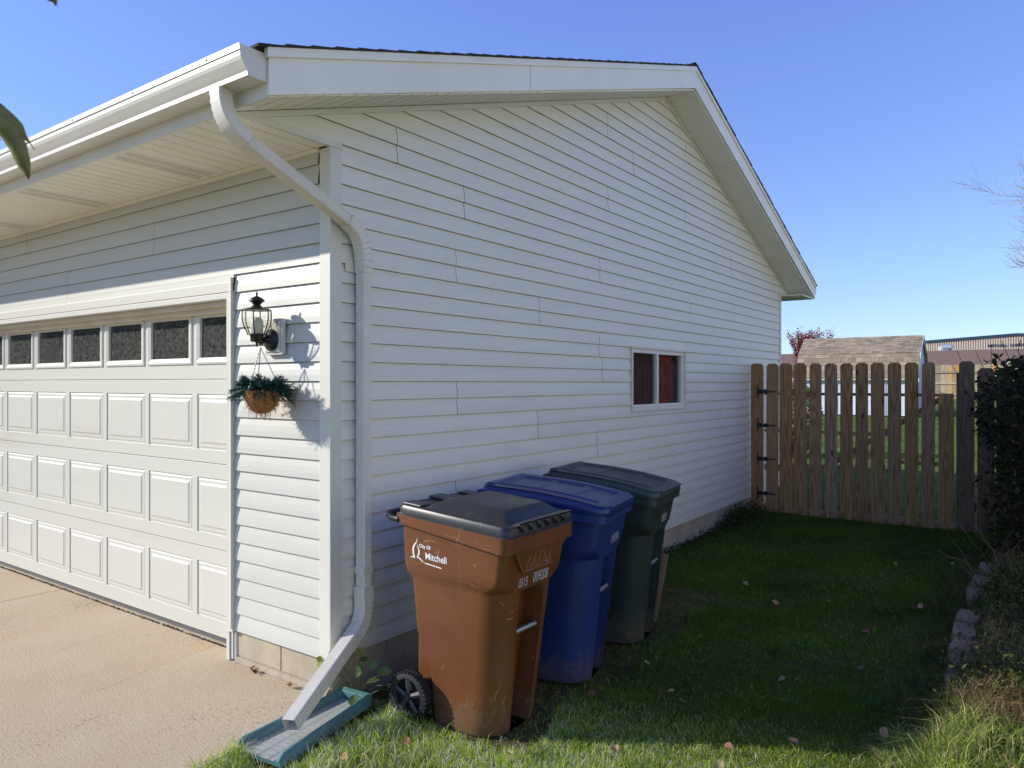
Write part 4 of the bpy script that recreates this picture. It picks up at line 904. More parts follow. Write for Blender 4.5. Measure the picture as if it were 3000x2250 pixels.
for i, (a, b) in enumerate(px_):
    short = i == 11; sag = .0-.0018*i
    picket('picket', a, b, .028+sag-.012*(i == 11), 1.475 if short else 1.828-.0012*i+random.uniform(-.003,.003), newpicket_m if i == 0 else picket_m, GT, flat=short, tilt=R(random.uniform(-.25,.25)))
mb = MB(); mb.box(.17, FYY+.017, 1.445, 2.16, FYY+.055, 1.478); mesh_obj('rail', mb, picket_m, GT)
mb = MB(); mb.box(.17, FYY+.017, .995, 1.62, FYY+.055, 1.03); mesh_obj('rail', mb, picket_m, GT)
mb = MB(); mb.box(.17, FYY+.017, .53, .86, FYY+.055, .60); mesh_obj('rail', mb, picket_m, GT)
mb = MB(); mb.box(1.62, FYY+.017, .695, 2.16, FYY+.055, .735); mesh_obj('rail', mb, picket_m, GT)
mb = MB(); mb.box(.17, FYY+.017, .06, 2.16, FYY+.055, .095); mesh_obj('rail', mb, mat('pale_rail', (.30,.22,.15), .9, var=.2), GT)
a, b = Vector((.80, 0, .55)), Vector((2.10, 0, 1.46)); d = (b-a).normalized(); n = Vector((-d.z, 0, d.x))*.028
mb = MB(); mb.prism([((a+n).x,(a+n).z), ((a-n).x,(a-n).z), ((b-n).x,(b-n).z), ((b+n).x,(b+n).z)], 1, FYY+.057, FYY+.09); mesh_obj('diagonal_brace', mb, picket_m, GT)
for z in (1.488, 1.075, .665, .245):
    mb = MB(); y = FYY-.001; xh = .095
    mb.prism([(xh-.012,z-.055),(xh+.012,z-.055),(xh+.012,z+.055),(xh-.012,z+.055)], 1, y, y-.004)
    for s in (-1, 1): mb.prism([(xh-.010,z+s*.055),(xh,z+s*.060),(xh-.013,z+s*.072),(xh,z+s*.085),(xh+.013,z+s*.072),(xh,z+s*.060),(xh+.010,z+s*.055)][0:7], 1, y, y-.004)
    mb.tube([(xh+.012,y-.006,z-.034),(xh+.012,y-.006,z+.034)], .008, 8)
    mb.prism([(xh+.012,z-.026),(xh+.08,z-.022),(xh+.10,z-.030),(xh+.115,z-.016),(xh+.195,z-.006),(xh+.205,z-.012),(xh+.222,z),(xh+.205,z+.012),(xh+.195,z+.006),(xh+.115,z+.016),(xh+.10,z+.030),(xh+.08,z+.022),(xh+.012,z+.026)], 1, y, y-.005)
    h = mesh_obj('hinge', mb, black_m, GT, bevel=.001)
    m2 = MB()
    for (sx, sz) in ((.06,0),(.14,0),(.0,.035),(.0,-.035)): m2.lathe([(0,-.003),(.005,-.002),(.005,0)], (xh+sx, y-.005, z+sz), 8, axis=1)
    mesh_obj('screw', m2, steel_m, h)
FL = empty('wooden_fence', (0, FYY, 0), label='single orange brown board between the garage corner and the gate', cat='fence')
picket('picket', .008, .161, .02, 1.832, newpicket_m, FL)
FR = empty('wooden_fence', (2.2, FYY, 0), label='weathered grey wooden boards right of the gate behind the dark shrub', cat='fence')
picket('picket', 2.216, 2.355, -.03, 1.822, greypicket_m, FR, y=FYY-.03)
mb = MB(); mb.box(2.190, FYY+.0, -.1, 2.215, FYY+.09, 1.70); mesh_obj('gate_post', mb, greypicket_m, FR)
picket('picket', 2.378, 2.531, -.03, 1.748, greypicket_m, FR, y=FYY-.01, ear=.035)
picket('picket', 2.545, 2.69, -.03, 1.745, greypicket_m, FR, y=FYY-.012, ear=.03)
for k in range(9): picket('picket', 2.705+k*.16, 2.845+k*.16, .0, 1.74, greypicket_m, FR, y=FYY-.012, ear=.03)
for z in (.25, 1.42): 
    mb = MB(); mb.box(2.19, FYY+.02, z, 4.2, FYY+.055, z+.08); mesh_obj('rail', mb, greypicket_m, FR)

# ------------------------------------------------------------------ plants
def blades(name, n, sampler, hmin, hmax, wd, lean, colf, parent=None, segs=2, mat_=None, zoff=None, origin=None):
    xy = sampler(n); n = len(xy); x, y = xy[:, 0], xy[:, 1]; z = ground(x, y)-.006
    if zoff is not None: z = zoff(x, y)
    h = rng.uniform(hmin, hmax, n)*rng.uniform(.6, 1, n)*(1+.28*smooth_noise(x, y, 9, 5)); a = rng.uniform(0, 2*np.pi, n); la = rng.normal(0, 1, n)*lean; lb = rng.normal(0, 1, n)*lean
    wdir = np.stack([np.cos(a), np.sin(a), np.zeros(n)], -1)*(wd*rng.uniform(.6, 1.3, n))[:, None]*.5
    base = np.stack([x, y, z], -1); ld = np.stack([la, lb, np.zeros(n)], -1)*h[:, None]
    mid = base+ld*.35+np.stack([np.zeros(n)]*2+[h*.6], -1); tip = base+ld+np.stack([np.zeros(n)]*2+[h*np.clip(1-.25*(la**2+lb**2), .3, 1)], -1)
    V = np.stack([base-wdir, base+wdir, mid+wdir*.8, mid-wdir*.8, tip], 1).reshape(-1, 3)
    i = np.arange(n)*5; Q = np.stack([i, i+1, i+2, i+3], -1); T = np.stack([i+3, i+2, i+4], -1)
    C_ = np.repeat(colf(x, y, n), 5, 0)
    if origin is not None: V = V-np.array(origin)
    return np_mesh(name, V, [Q, T], mat_ or grassm, C_, parent)
def smooth_noise(x, y, f, seed=0):
    r = np.random.default_rng(seed); v = np.zeros_like(x)
    for k in range(6):
        a = r.uniform(0, 2*np.pi); fr = f*r.uniform(.6, 1.7); v += np.sin((x*np.cos(a)+y*np.sin(a))*fr+r.uniform(0, 6.28))
    return v/3
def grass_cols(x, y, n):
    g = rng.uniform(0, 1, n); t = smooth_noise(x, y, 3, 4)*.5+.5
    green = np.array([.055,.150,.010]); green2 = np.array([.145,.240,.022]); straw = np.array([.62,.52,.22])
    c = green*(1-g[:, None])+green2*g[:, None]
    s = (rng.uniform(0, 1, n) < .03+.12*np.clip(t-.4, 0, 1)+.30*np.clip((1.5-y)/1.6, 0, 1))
    c[s] = straw*rng.uniform(.6, 1.15, (s.sum(), 1)); return np.minimum(c*rng.uniform(.75, 1.25, (n, 1))*((.72+.4*(smooth_noise(x, y, 5, 6)*.5+.5)))[:, None]*(1+np.clip((1.15-y)/.6, 0, 1)[:, None]*np.array([3.4, 2.1, 2.6])), .75)  # front strip: more straw, plus sunlight painted into the blades as a brighter colour
def lawn_sampler(n):
    m = int(n*1.9); # density follows closeness to the camera
    y = -1.6+8.3*rng.uniform(0, 1, m)**1.5; x = rng.uniform(-.25, 3.5, m)
    ok = (x > np.maximum(.02, -.125*y+.012+.03*rng.normal(0, 1, m)*(y < 0)))
    ok &= ~((x < .07) & (y > .0))
    # splash block footprint
    ok &= ~((y < .10) & (y > -.60) & (x < .25+.09*(-y)) )
    # bare soil beside and under the bins
    bare = (y > .16) & (y < 3.0) & (x < .98+.12*smooth_noise(x, y, 6, 2)); ok &= ~(bare & (rng.uniform(0, 1, m) < .93))
    ok &= ~((x > 2.5) & (y > 1.75) & (y < 3.3) & (x < 2.66)); ok &= ~((x > 2.62) & (y > 1.5) & (rng.uniform(0, 1, m) < .75))
    p = np.stack([x, y], -1)[ok]; return p[:n]
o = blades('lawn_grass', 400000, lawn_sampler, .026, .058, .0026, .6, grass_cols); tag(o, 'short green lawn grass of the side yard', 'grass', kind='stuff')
def fringe(n):   # longer blades at the driveway edge and around splash block and bin
    m = n; t = rng.uniform(0, 1, m); y = np.where(t < .45, rng.uniform(-1.3, -.50, m), rng.uniform(-.55, .30, m)); x = np.where(t < .45, -.125*y+rng.exponential(.07, m)-.015, .33+.06*(-y)+rng.exponential(.09, m))
    ok = (x > -.125*y-.02) & ~((y > -.56) & (x < .24+.09*(-y))) & ~((y > .14) & (x < .85) & (x > .3)); return np.stack([x, y], -1)[ok]
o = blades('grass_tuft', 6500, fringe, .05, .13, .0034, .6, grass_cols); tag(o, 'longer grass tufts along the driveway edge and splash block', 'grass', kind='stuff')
def back_lawn(n): return np.stack([rng.uniform(-3.0, 4.0, n), 7.3+26*rng.uniform(0, 1, n)**1.5], -1)
def bcol(x, y, n): return np.array([.13,.185,.045])*rng.uniform(.6, 1.5, (n, 1))
o = blades('back_lawn_grass', 90000, back_lawn, .03, .07, .010, .5, bcol); tag(o, 'sunlit back lawn seen through the gate', 'grass', kind='stuff')
# raised bed edge: long grass, stones, dry grass, weeds
STN = [(2.585,1.86,.25,8),(2.575,2.13,.26,3),(2.56,2.41,.25,-4),(2.545,2.72,.27,2),(2.545,3.03,.27,-3),(2.55,3.65,.28,4),(2.56,4.05,.28,-2),(2.58,4.5,.3,3)]
for i, (x, y, l, rz) in enumerate(STN):
    mb = MB(); rr = random.Random(i+20); loops = []
    for z, s in ((0,.96),(.05,1),(.12,1),(.145,.97),(.155,.90)):
        loops.append([(p[0]*s+rr.gauss(0,.002), p[1]*s+rr.gauss(0,.002), z+rr.gauss(0,.0015)) for p in rrect(-.062,.062,-l/2+.008,l/2-.008,.018,0,3)])
    mb.loft(loops); o = mesh_obj('edging_stone', mb, stone_m, None, smooth=45); o.location = (x, y, float(-.075+.0112*y)); o.rotation_euler = (0, 0, R(rz))
    lab = {0: 'front-most grey edging stone of the garden bed, half sunk in sunlit grass', 1: 'second edging stone from the front, bare top with pale flecks', 2: 'third edging stone from the front, where the dry plants begin to cover it'}.get(i)
    tag(o, lab or ['fourth','fifth','sixth','seventh','farthest'][i-3]+' edging stone from the front, half hidden in dark shaded undergrowth', 'edging stone', 'stones edging the garden bed')
def longg(n):
    t = rng.uniform(0, 1, n); y = np.where(t < .5, rng.uniform(.9, 2.0, n), rng.uniform(1.6, 4.6, n)); x = np.where(t < .5, 2.36+rng.exponential(.22, n), 2.40+rng.normal(0, .06, n)); return np.stack([x, y], -1)
o = blades('long_grass', 12000, longg, .06, .16, .0040, .8, lambda x, y, n: (np.where(rng.uniform(0, 1, (n, 1)) < .25, np.array([[.60,.52,.24]]), np.array([[.26,.34,.07]]))*rng.uniform(.6, 1.5, (n, 1))*np.where(y > 1.35, .38, 1)[:, None])); tag(o, 'long uncut grass along the raised garden bed', 'grass', kind='stuff')  # blades farther back are darkened, putting their shade into the colour
def dryg(n): 
    t = rng.uniform(0, 1, n); x = rng.uniform(2.64, 3.6, n); y = np.where(t < .6, rng.uniform(1.35, 2.3, n), rng.uniform(1.6, 5.2, n)); return np.stack([x, y], -1)
o = blades('dry_grass', 12000, dryg, .05, .17, .0046, .9, lambda x, y, n: np.array([.50,.36,.19])*rng.uniform(.3, 1.3, (n, 1))); tag(o, 'straw coloured dry grass and stalks in the garden bed', 'dry grass', kind='stuff')
def leaf_cloud(name, n, pos, size, colf, parent=None, mat_=None, updir=None):
    P = pos(n); n = len(P); nrm = rng.normal(0, 1, (n, 3)); nrm[:, 2] = np.abs(nrm[:, 2])+.3 if updir is None else nrm[:, 2]; nrm /= np.linalg.norm(nrm, axis=1)[:, None]
    u = np.cross(nrm, rng.normal(0, 1, (n, 3))); u /= np.linalg.norm(u, axis=1)[:, None]; v = np.cross(nrm, u); s = (rng.uniform(.5, 1.3, n)*size)[:, None]
    V = np.stack([P-u*s, P-v*s*.55-u*s*.15, P+u*s*1.0, P+v*s*.55-u*s*.15], 1); V[:, 1] += nrm*s*.18; V[:, 3] += nrm*s*.18; V = V.reshape(-1, 3)
    i = np.arange(n)*4; T = np.concatenate([np.stack([i, i+1, i+2], -1), np.stack([i, i+2, i+3], -1)]); C_ = np.repeat(colf(P, n), 4, 0)
    return np_mesh(name, V, [T], mat_ or leafm, C_, parent)
def weedpos(n):
    c = np.stack([rng.uniform(2.6, 3.7, 60), rng.uniform(1.7, 5.8, 60)], -1); k = rng.integers(0, 60, n); p = c[k]+rng.normal(0, .11, (n, 2)); return np.column_stack([p, ground(p[:, 0], p[:, 1])+np.abs(rng.normal(0, .09, n))+.02])
o = leaf_cloud('ground_cover', 16000, weedpos, .016, lambda P, n: np.array([.055,.075,.025])*rng.uniform(.4, 1.6, (n, 1))+np.array([.03,.015,0])*rng.uniform(0, 1, (n, 1))); tag(o, 'mixed weeds and withered leaves covering the garden bed', 'weeds', kind='stuff')
# dark shrub with its own stems
SH = empty('shrub', (3.0, 5.3, .05), label='tall dark leafy shrub leaning over the fence at the right edge', cat='shrub')
def shrubpos(n):
    m = n*3; x = rng.uniform(2.35, 4.3, m); y = rng.uniform(4.5, 6.5, m); z = rng.uniform(.05, 2.05, m)
    wv = .16*smooth_noise(y*1.5+z, z, 4, 8)+.10*smooth_noise(y*3, z*2, 7, 9)
    left = 2.78-.27*np.exp(-((z-1.25)/.5)**2)-.12*np.clip((y-5.6), 0, 1)+wv; ok = (x > left) & (z < 1.78+.12*smooth_noise(x, y, 6, 3)+.25*np.clip(x-2.75, 0, .8))
    ok &= rng.uniform(0, 1, m) < np.clip(1.2-(x-left)*.35, .25, 1); return np.stack([x, y, z], -1)[ok][:n]-np.array([3.0, 5.3, .05])
leaf_cloud('foliage', 20000, shrubpos, .032, lambda P, n: np.array([.030,.034,.014])*rng.uniform(.4, 1.9, (n, 1))+np.array([.02,.006,.004])*(rng.uniform(0, 1, (n, 1)) < .2), SH)
mb = MB(); rr = random.Random(12)
for k in range(46):
    p = Vector((rr.uniform(2.75, 3.6), rr.uniform(4.8, 6.3), .05)); q = [p]; d = Vector((rr.uniform(-.25,.3), rr.uniform(-.4,.3), 1.5)).normalized()
    for i in range(10): p = p+d*.2; d = (d+Vector((rr.gauss(0,.18), rr.gauss(0,.18), -.02))).normalized(); q.append(p)
    mb.tube(q, [.008-.0006*i for i in range(11)], 5)
for (px1, h) in ((2.86, 2.25), (2.98, 2.1), (2.78, 1.98)):
    q = [(px1, 5.6, 1.5), (px1+.03, 5.6, h-.25), (px1-.03, 5.62, h-.1), (px1-.01, 5.6, h)]; mb.tube(q, .004, 5)
mesh_obj('stem', mb, darkbark, SH)
rr = random.Random(31); mb = MB()
for k in range(40):     # bare dead twigs in front of the shrub
    p = Vector((rr.uniform(2.5, 3.3), rr.uniform(3.6, 5.2), ground(2.8, 4.5)+0.0)); p.z = float(ground(p.x, p.y)); d = Vector((rr.uniform(-.9,.5), rr.uniform(-.7,.5), rr.uniform(.3,1.2))).normalized(); q = [p]; L_ = rr.uniform(.05,.13)
    for i in range(6): p = p+d*L_; d = (d+Vector((rr.gauss(0,.3), rr.gauss(0,.3), rr.gauss(-.05,.2)))).normalized(); q.append(p)
    mb.tube(q, [.0035-.0004*i for i in range(7)], 4)
tag(mesh_obj('dead_twigs', mb, twigm), 'tangle of bare dead twigs at the foot of the dark shrub', 'twigs', kind='stuff')
# weeds at the foot of the wall near the gate
def wallweeds(n):
    t = rng.uniform(0, 1, n); y = np.where(t < .6, 5.9+rng.normal(0, .28, n), rng.uniform(3.2, 6.5, n)); x = .05+rng.exponential(.09, n); z = ground(x, y)+np.abs(rng.normal(0, .07, n))*np.where(t < .6, 1, .45); return np.stack([x, y, z], -1)
o = leaf_cloud('weeds', 5500, wallweeds, .014, lambda P, n: np.array([.05,.075,.02])*rng.uniform(.5, 1.6, (n, 1))); tag(o, 'low weeds growing along the garage foundation by the gate', 'weeds', kind='stuff')
def clover(n):
    c = np.stack([rng.uniform(1.0, 2.45, 46), rng.uniform(.2, 6.2, 46)], -1); k = rng.integers(0, 46, n); p = c[k]+rng.normal(0, .05, (n, 2)); return np.column_stack([p, ground(p[:, 0], p[:, 1])+rng.uniform(.02, .05, n)])
o = leaf_cloud('lawn_weeds', 4200, clover, .0085, lambda P, n: np.array([.10,.17,.05])*rng.uniform(.5, 1.4, (n, 1))); tag(o, 'small broad leaved weeds scattered in patches through the lawn', 'weeds', kind='stuff')
o = blades('coarse_grass', 5200, lambda n: (lambda c, k: c[k]+rng.normal(0, .035, (n, 2)))(np.stack([rng.uniform(.95, 2.5, 70), rng.uniform(.0, 6.3, 70)], -1), rng.integers(0, 70, n)), .05, .095, .0036, .8, lambda x, y, n: np.array([.13,.20,.04])*rng.uniform(.6, 1.5, (n, 1))); tag(o, 'coarser grass clumps standing out of the lawn', 'grass', kind='stuff')
# bare litter around the bins
def litter(n): 
    x = rng.uniform(.05, 1.15, n); y = rng.uniform(.25, 3.3, n); return np.stack([x, y, ground(x, y)+.004+np.abs(rng.normal(0, .006, n))], -1)
o = leaf_cloud('leaf_litter', 5000, litter, .008, lambda P, n: np.array([.10,.07,.04])*rng.uniform(.4, 1.6, (n, 1))); tag(o, 'brown plant litter on the bare soil around the bins', 'litter', kind='stuff')
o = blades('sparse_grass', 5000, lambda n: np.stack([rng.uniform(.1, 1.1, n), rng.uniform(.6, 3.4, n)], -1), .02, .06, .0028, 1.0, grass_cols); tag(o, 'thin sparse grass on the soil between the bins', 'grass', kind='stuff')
# yellow-green seedling behind the downspout
WD = empty('seedling', (.10, .06, 0), label='yellow green leafy seedling behind the downspout spout', cat='plant')
rr = random.Random(4); mb = MB(); LV = []
for (x, y, z, r_) in ((.018,.0,.235,.030),(-.055,-.02,.185,.026),(-.03,-.035,.17,.026),(.02,-.05,.20,.022),(.16,.05,.16,.036),(.20,.10,.10,.040),(.26,.12,.15,.040),(.13,.10,.19,.032),(.23,.06,.20,.034),(.19,-.02,.035,.034),(.30,.15,.09,.038),(.34,.20,.05,.045),(.09,.12,.22,.03)):
    b0 = Vector((.09, .10, -.02)); mb.tube([b0, (b0+Vector((x,y,z)))/2+Vector((0,0,.03)), (x,y,z)], .0022, 4); LV.append((x,y,z,r_))
mesh_obj('stem', mb, mat('green_stem', (.10,.13,.04), .7), WD)
def leaf_geo(c, r_, n_, u_):
    c = Vector(c); n_ = Vector(n_).normalized(); u_ = (Vector(u_)-n_*Vector(u_).dot(n_)).normalized(); v_ = n_.cross(u_); V = [c-u_*r_]; 
    outl = [(-.7,.45),(-.25,.72),(.25,.62),(.7,.3),(1.1,0)]
    L1 = [c+u_*r_*a+v_*r_*b+n_*r_*.15*b for a, b in outl]; L2 = [c+u_*r_*a-v_*r_*b+n_*r_*.15*b for a, b in outl[:-1]]; M = [c+u_*r_*a-n_*r_*.05 for a, b in outl]
    V = [c-u_*r_]+L1+L2+M; F = [(0,1,10),(0,10,6)]
    for i in range(3): F += [(1+i,2+i,11+i,10+i), (10+i,11+i,7+i,6+i)]
    F += [(4,5,13),(13,5,9)]; return V, F
for (x, y, z, r_) in LV:
    m2 = MB(); v, f = leaf_geo((x,y,z), r_, (rr.gauss(.2,.4), rr.gauss(-.5,.3), 1), (rr.gauss(0,1), rr.gauss(0,1), 0)); m2.add(v, f)
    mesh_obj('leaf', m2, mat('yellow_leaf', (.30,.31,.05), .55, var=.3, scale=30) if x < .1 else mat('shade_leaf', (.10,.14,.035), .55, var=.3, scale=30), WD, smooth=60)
# ------------------------------------------------------------------ fallen leaves
lm = [mat('fallen_tan', (.36,.22,.11), .8, var=.3, scale=40), mat('fallen_brown', (.20,.10,.05), .8, var=.3, scale=40), mat('fallen_red', (.20,.02,.03), .7, var=.3, scale=40), mat('fallen_yellow', (.34,.30,.12), .8, var=.3, scale=40)]
def fallen(x, y, r_, mi, label, group, seed, z=None):
    rr = random.Random(seed); zz_ = (float(ground(x, y))+.045) if z is None else z; mb = MB()
    v, f = leaf_geo((0,0,0), r_, (rr.gauss(0,.4), rr.gauss(-.3,.4), 1), (rr.gauss(0,1), rr.gauss(0,1), 0)); mb.add([p+Vector((0,0,abs(p.y)*.5+rr.uniform(0,.002))) for p in v], f); mb.add([p+Vector((0,0,abs(p.y)*.5-.0008)) for p in v], [g[::-1] for g in f])
    me = mb; o = mesh_obj('fallen_leaf', mb, lm[mi], None); o.location = (x, y, zz_); tag(o, label, 'leaf', group)
shade = [(1.03,3.3),(1.0,3.74),(1.37,2.91),(1.67,3.14),(2.02,2.6),(2.24,3.33),(1.03,.85),(1.36,1.09),(1.455,1.02),(1.36,1.53),(1.79,1.56),(1.86,1.6),(1.2,1.9),(1.6,2.2),(.9,4.9),(1.9,4.6),(1.3,4.1),(2.3,4.9),(1.1,1.35),(2.1,2.0)]
for i, (x, y) in enumerate(shade): fallen(x, y, random.uniform(.018,.03), [0,1,0,3,1][i % 5], 'dry tan leaf lying on the shaded lawn', 'dry leaves scattered on the shaded lawn', i)
fallen(2.02, 2.62, .028, 2, 'dark red leaf lying alone on the shaded lawn', 'dry leaves scattered on the shaded lawn', 77)
for i, (x, y) in enumerate([(1.40,.40),(1.81,.68),(2.03,.88),(1.83,.50),(2.34,1.2),(.62,-.1),(.5,-.35),(1.05,.1),(2.5,.8),(2.2,.6),(.9,-.25)]): fallen(x, y, random.uniform(.02,.032), [0,1,0,3][i % 4], 'dry curled leaf lying on the sunlit strip of grass', 'dry leaves on the sunlit grass', 100+i)
for i, (x, y) in enumerate([(-.62,-.02),(-.60,-.035),(-.575,-.03),(-.56,-.05),(-.27,-.045),(-.25,-.05)]): fallen(x, y, random.uniform(.014,.020), [1,0,1,2][i % 4], 'crumpled red brown leaf against the foundation on the driveway', 'leaves caught against the garage foundation', 200+i, z=.016)
# ------------------------------------------------------------------ shrub between gate and shed
BS = empty('variegated_bush', (-1.2, 12.9, .15), label='pale variegated bush on the lawn between the gate and the shed', cat='bush')
def bushpos(n): p = rng.normal(0, 1, (n, 3)); p /= np.linalg.norm(p, axis=1)[:, None]; p *= rng.uniform(.5, 1, (n, 1))**.4; p *= np.array([.62,.5,.78]); p[:, 2] += .72; return p
leaf_cloud('foliage', 6500, bushpos, .035, lambda P, n: np.array([.20,.22,.09])*rng.uniform(.3, 1.7, (n, 1)), BS)
mb = MB()
for k in range(8): a = R(45*k); mb.tube([(-1.2, 12.9, .1), (-1.2+.3*math.cos(a), 12.9+.3*math.sin(a), .8)], .012, 5)
mesh_obj('stem', mb, darkbark, BS)

# ------------------------------------------------------------------ background
fwd = Vector((-math.sin(R(35.663)), math.cos(R(35.663)), 0)); rgt = Vector((fwd.y, -fwd.x, 0)); CAM = Vector((2.921,-2.495,0))
def at(px, d): return CAM+fwd*d+rgt*((px-1500)/2160*d)          # photo column at depth d
def zat(py, d): return 1.592-(py-1122)/2160*d
# garden shed, its long eave roughly facing us
a = Vector((-4.40, 25.5, 0)); b = Vector((-.41, 25.5, 0)); SD = empty('garden_shed', (a.x, a.y, 0), label='white gambrel roofed garden shed with tan shingles behind the gate', cat='shed')
ux = (b-a); ux.z = 0; Ls = ux.length; ux.normalize(); uy = Vector((-ux.y, ux.x, 0)); sz0 = zat(1216, 25.8)
def S(u, v, z): p = a+ux*u+uy*v; return (p.x, p.y, z)
e_z, k_z, r_z = zat(1109, 25.8), zat(1037, 26.1), zat(989, 26.8); DW = 2.6
prof = [(0.12, sz0), (0.12, e_z+.02), (.42, k_z-.03), (DW/2, r_z-.03), (DW-.42, k_z-.03), (DW-.12, e_z+.02), (DW-.12, sz0)]
mb = MB(); mb.loft([[S(.1, v, z) for v, z in prof], [S(Ls-.08, v, z) for v, z in prof]]); sh = mesh_obj('wall', mb, mat('shed_white', (.62,.66,.76), .6, var=.05), SD)
shm = mat('shed_shingle', (.31,.25,.175), .95, var=.3, scale=1.2, bump=.5, bscale=40, obj_rand=.22)
def roof_slope(v0, z0, v1, z1, rows, name):
    L2 = math.hypot(v1-v0, z1-z0); dv, dz = (v1-v0)/L2, (z1-z0)/L2; nx_, nz_ = -dz, dv; rr = random.Random(rows)
    wdt = .25; proto = None
    for r_ in range(rows):
        s0 = L2*r_/rows; s1 = L2*(r_+1)/rows+.02; u = -wdt*.5*(r_ % 2)
        while u < Ls:
            u0, u1 = max(u, 0), min(u+wdt-.006, Ls)
            if u1-u0 > .02:
                th = .012+rr.uniform(0, .010); mb = MB(); p = []
                for uu in (u0, u1):
                    for s, t in ((s0, .0), (s0, th+.012), (s1, th), (s1, -.002)): p.append(S(uu, v0+dv*s+nx_*t, z0+dz*s+nz_*t))
                mb.add(p, [(0,1,2,3),(7,6,5,4),(0,4,5,1),(1,5,6,2),(2,6,7,3),(3,7,4,0)]); mesh_obj('shingle', mb, shm, SD)
            u += wdt
roof_slope(-.05, e_z, .42, k_z, 6, 'lower'); roof_slope(.40, k_z, DW/2, r_z, 9, 'upper')
mb = MB(); mb.loft([[S(-.02, v, z) for v, z in ((DW/2, r_z+.01), (DW-.42, k_z), (DW+.05, e_z), (DW, e_z-.05), (DW-.45, k_z-.06), (DW/2, r_z-.05))], [S(Ls+.02, v, z) for v, z in ((DW/2, r_z+.01), (DW-.42, k_z), (DW+.05, e_z), (DW, e_z-.05), (DW-.45, k_z-.06), (DW/2, r_z-.05))]]); mesh_obj('rear_roof', mb, shm, SD)
for i in range(13):
    mb = MB(); u = .12+i*(Ls-.25)/12; mb.loft([[S(u, .10, sz0), S(u+.05, .10, sz0), S(u+.05, .10, e_z-.03), S(u, .10, e_z-.03)], [S(u, .118, sz0), S(u+.05, .118, sz0), S(u+.05, .118, e_z-.03), S(u, .118, e_z-.03)]]); mesh_obj('batten', mb, mat('shed_white', (0,0,0)), SD)
mb = MB(); mb.loft([[S(0, -.05, e_z-.05), S(0, -.05, e_z-.005), S(0, .0, e_z-.005), S(0, .0, e_z-.05)], [S(Ls, -.05, e_z-.05), S(Ls, -.05, e_z-.005), S(Ls, .0, e_z-.005), S(Ls, .0, e_z-.05)]]); mesh_obj('eave_board', mb, mat('white_paint', (.75,.75,.73), .5), SD)
mb = MB(); pts = [(-.06,e_z-.02),(.40,k_z+.01),(DW/2,r_z+.02),(DW-.40,k_z+.01),(DW+.06,e_z-.02)]; pin = [(p[0], p[1]-.10) for p in pts]
for i in range(4): mb.loft([[S(Ls+.02, *pts[i]), S(Ls+.02, *pts[i+1]), S(Ls+.02, *pin[i+1]), S(Ls+.02, *pin[i])], [S(Ls-.01, *pts[i]), S(Ls-.01, *pts[i+1]), S(Ls-.01, *pin[i+1]), S(Ls-.01, *pin[i])]])
mesh_obj('gable_trim', mb, mat('white_paint', (.75,.75,.73), .5), SD)
# far board fence
BF = empty('board_fence', tuple(at(2900, 35.6))[:2]+(0,), label='tall board fence of grey and orange boards at the far end of the back lawn', cat='fence')
p0 = Vector((-8.3, 40.5, 0)); p1 = Vector((1.82, 40.5, 0)); d = (p1-p0); d.z = 0; n = int(d.length/.165); d.normalize(); rr = random.Random(2); nrm_ = Vector((-d.y, d.x, 0))
zb_, zt_ = .67, 2.50
mbp = MB(); mbp.prism([(0,0),(.157,0),(.157,zt_-zb_-.03),(.135,zt_-zb_),(.022,zt_-zb_),(0,zt_-zb_-.03)], 1, 0, .018)
me1 = None
for i in range(n):
    p = p0+d*(i*.165); org = any(abs(p.x+.08-q) < .083 for q in (-.73, -.40, 1.095, -7.2, -5.1)); mm = farorange_m if org else farboard_m
    if me1 is None:
        o = mesh_obj('board', mbp, mm, None); me1 = o.data; me2 = me1.copy(); me2.materials.clear(); me2.materials.append(farorange_m)
        if org: me1.materials.clear(); me1.materials.append(farboard_m)
    else: o = bpy.data.objects.new('board', me2 if org else me1); COL.objects.link(o)
    o.parent = BF; o.location = Vector((p.x, p.y, zb_+rr.uniform(-.01,.01)))-BF.location; o.rotation_euler = (0, 0, math.atan2(d.y, d.x))
for z in (zb_+.30, zb_+.86, zb_+1.42):
    mb = MB(); q0 = p0-nrm_*.05; q1 = p1-nrm_*.05; mb.loft([[(q0.x,q0.y,z),(q0.x,q0.y,z+.10),(q0.x+nrm_.x*.04,q0.y+nrm_.y*.04,z+.10),(q0.x+nrm_.x*.04,q0.y+nrm_.y*.04,z)],[(q1.x,q1.y,z),(q1.x,q1.y,z+.10),(q1.x+nrm_.x*.04,q1.y+nrm_.y*.04,z+.10),(q1.x+nrm_.x*.04,q1.y+nrm_.y*.04,z)]]); mesh_obj('rail', mb, farboard_m, BF)
# fence running towards us at the far right
BF2 = empty('board_fence', tuple(p1)[:2]+(0,), label='pale board fence running towards the viewer above the dark shrub', cat='fence')
q1 = at(3250, 22); d3 = (q1-p1); n3 = int(d3.length/.14); d3.normalize()
for i in range(n3):
    p = p1+d3*(i*.14); o = bpy.data.objects.new('board', me1); COL.objects.link(o); o.parent = BF2; o.location = Vector((p.x, p.y, zb_-.012*i*.3))-BF2.location; o.rotation_euler = (0, 0, math.atan2(d3.y, d3.x))
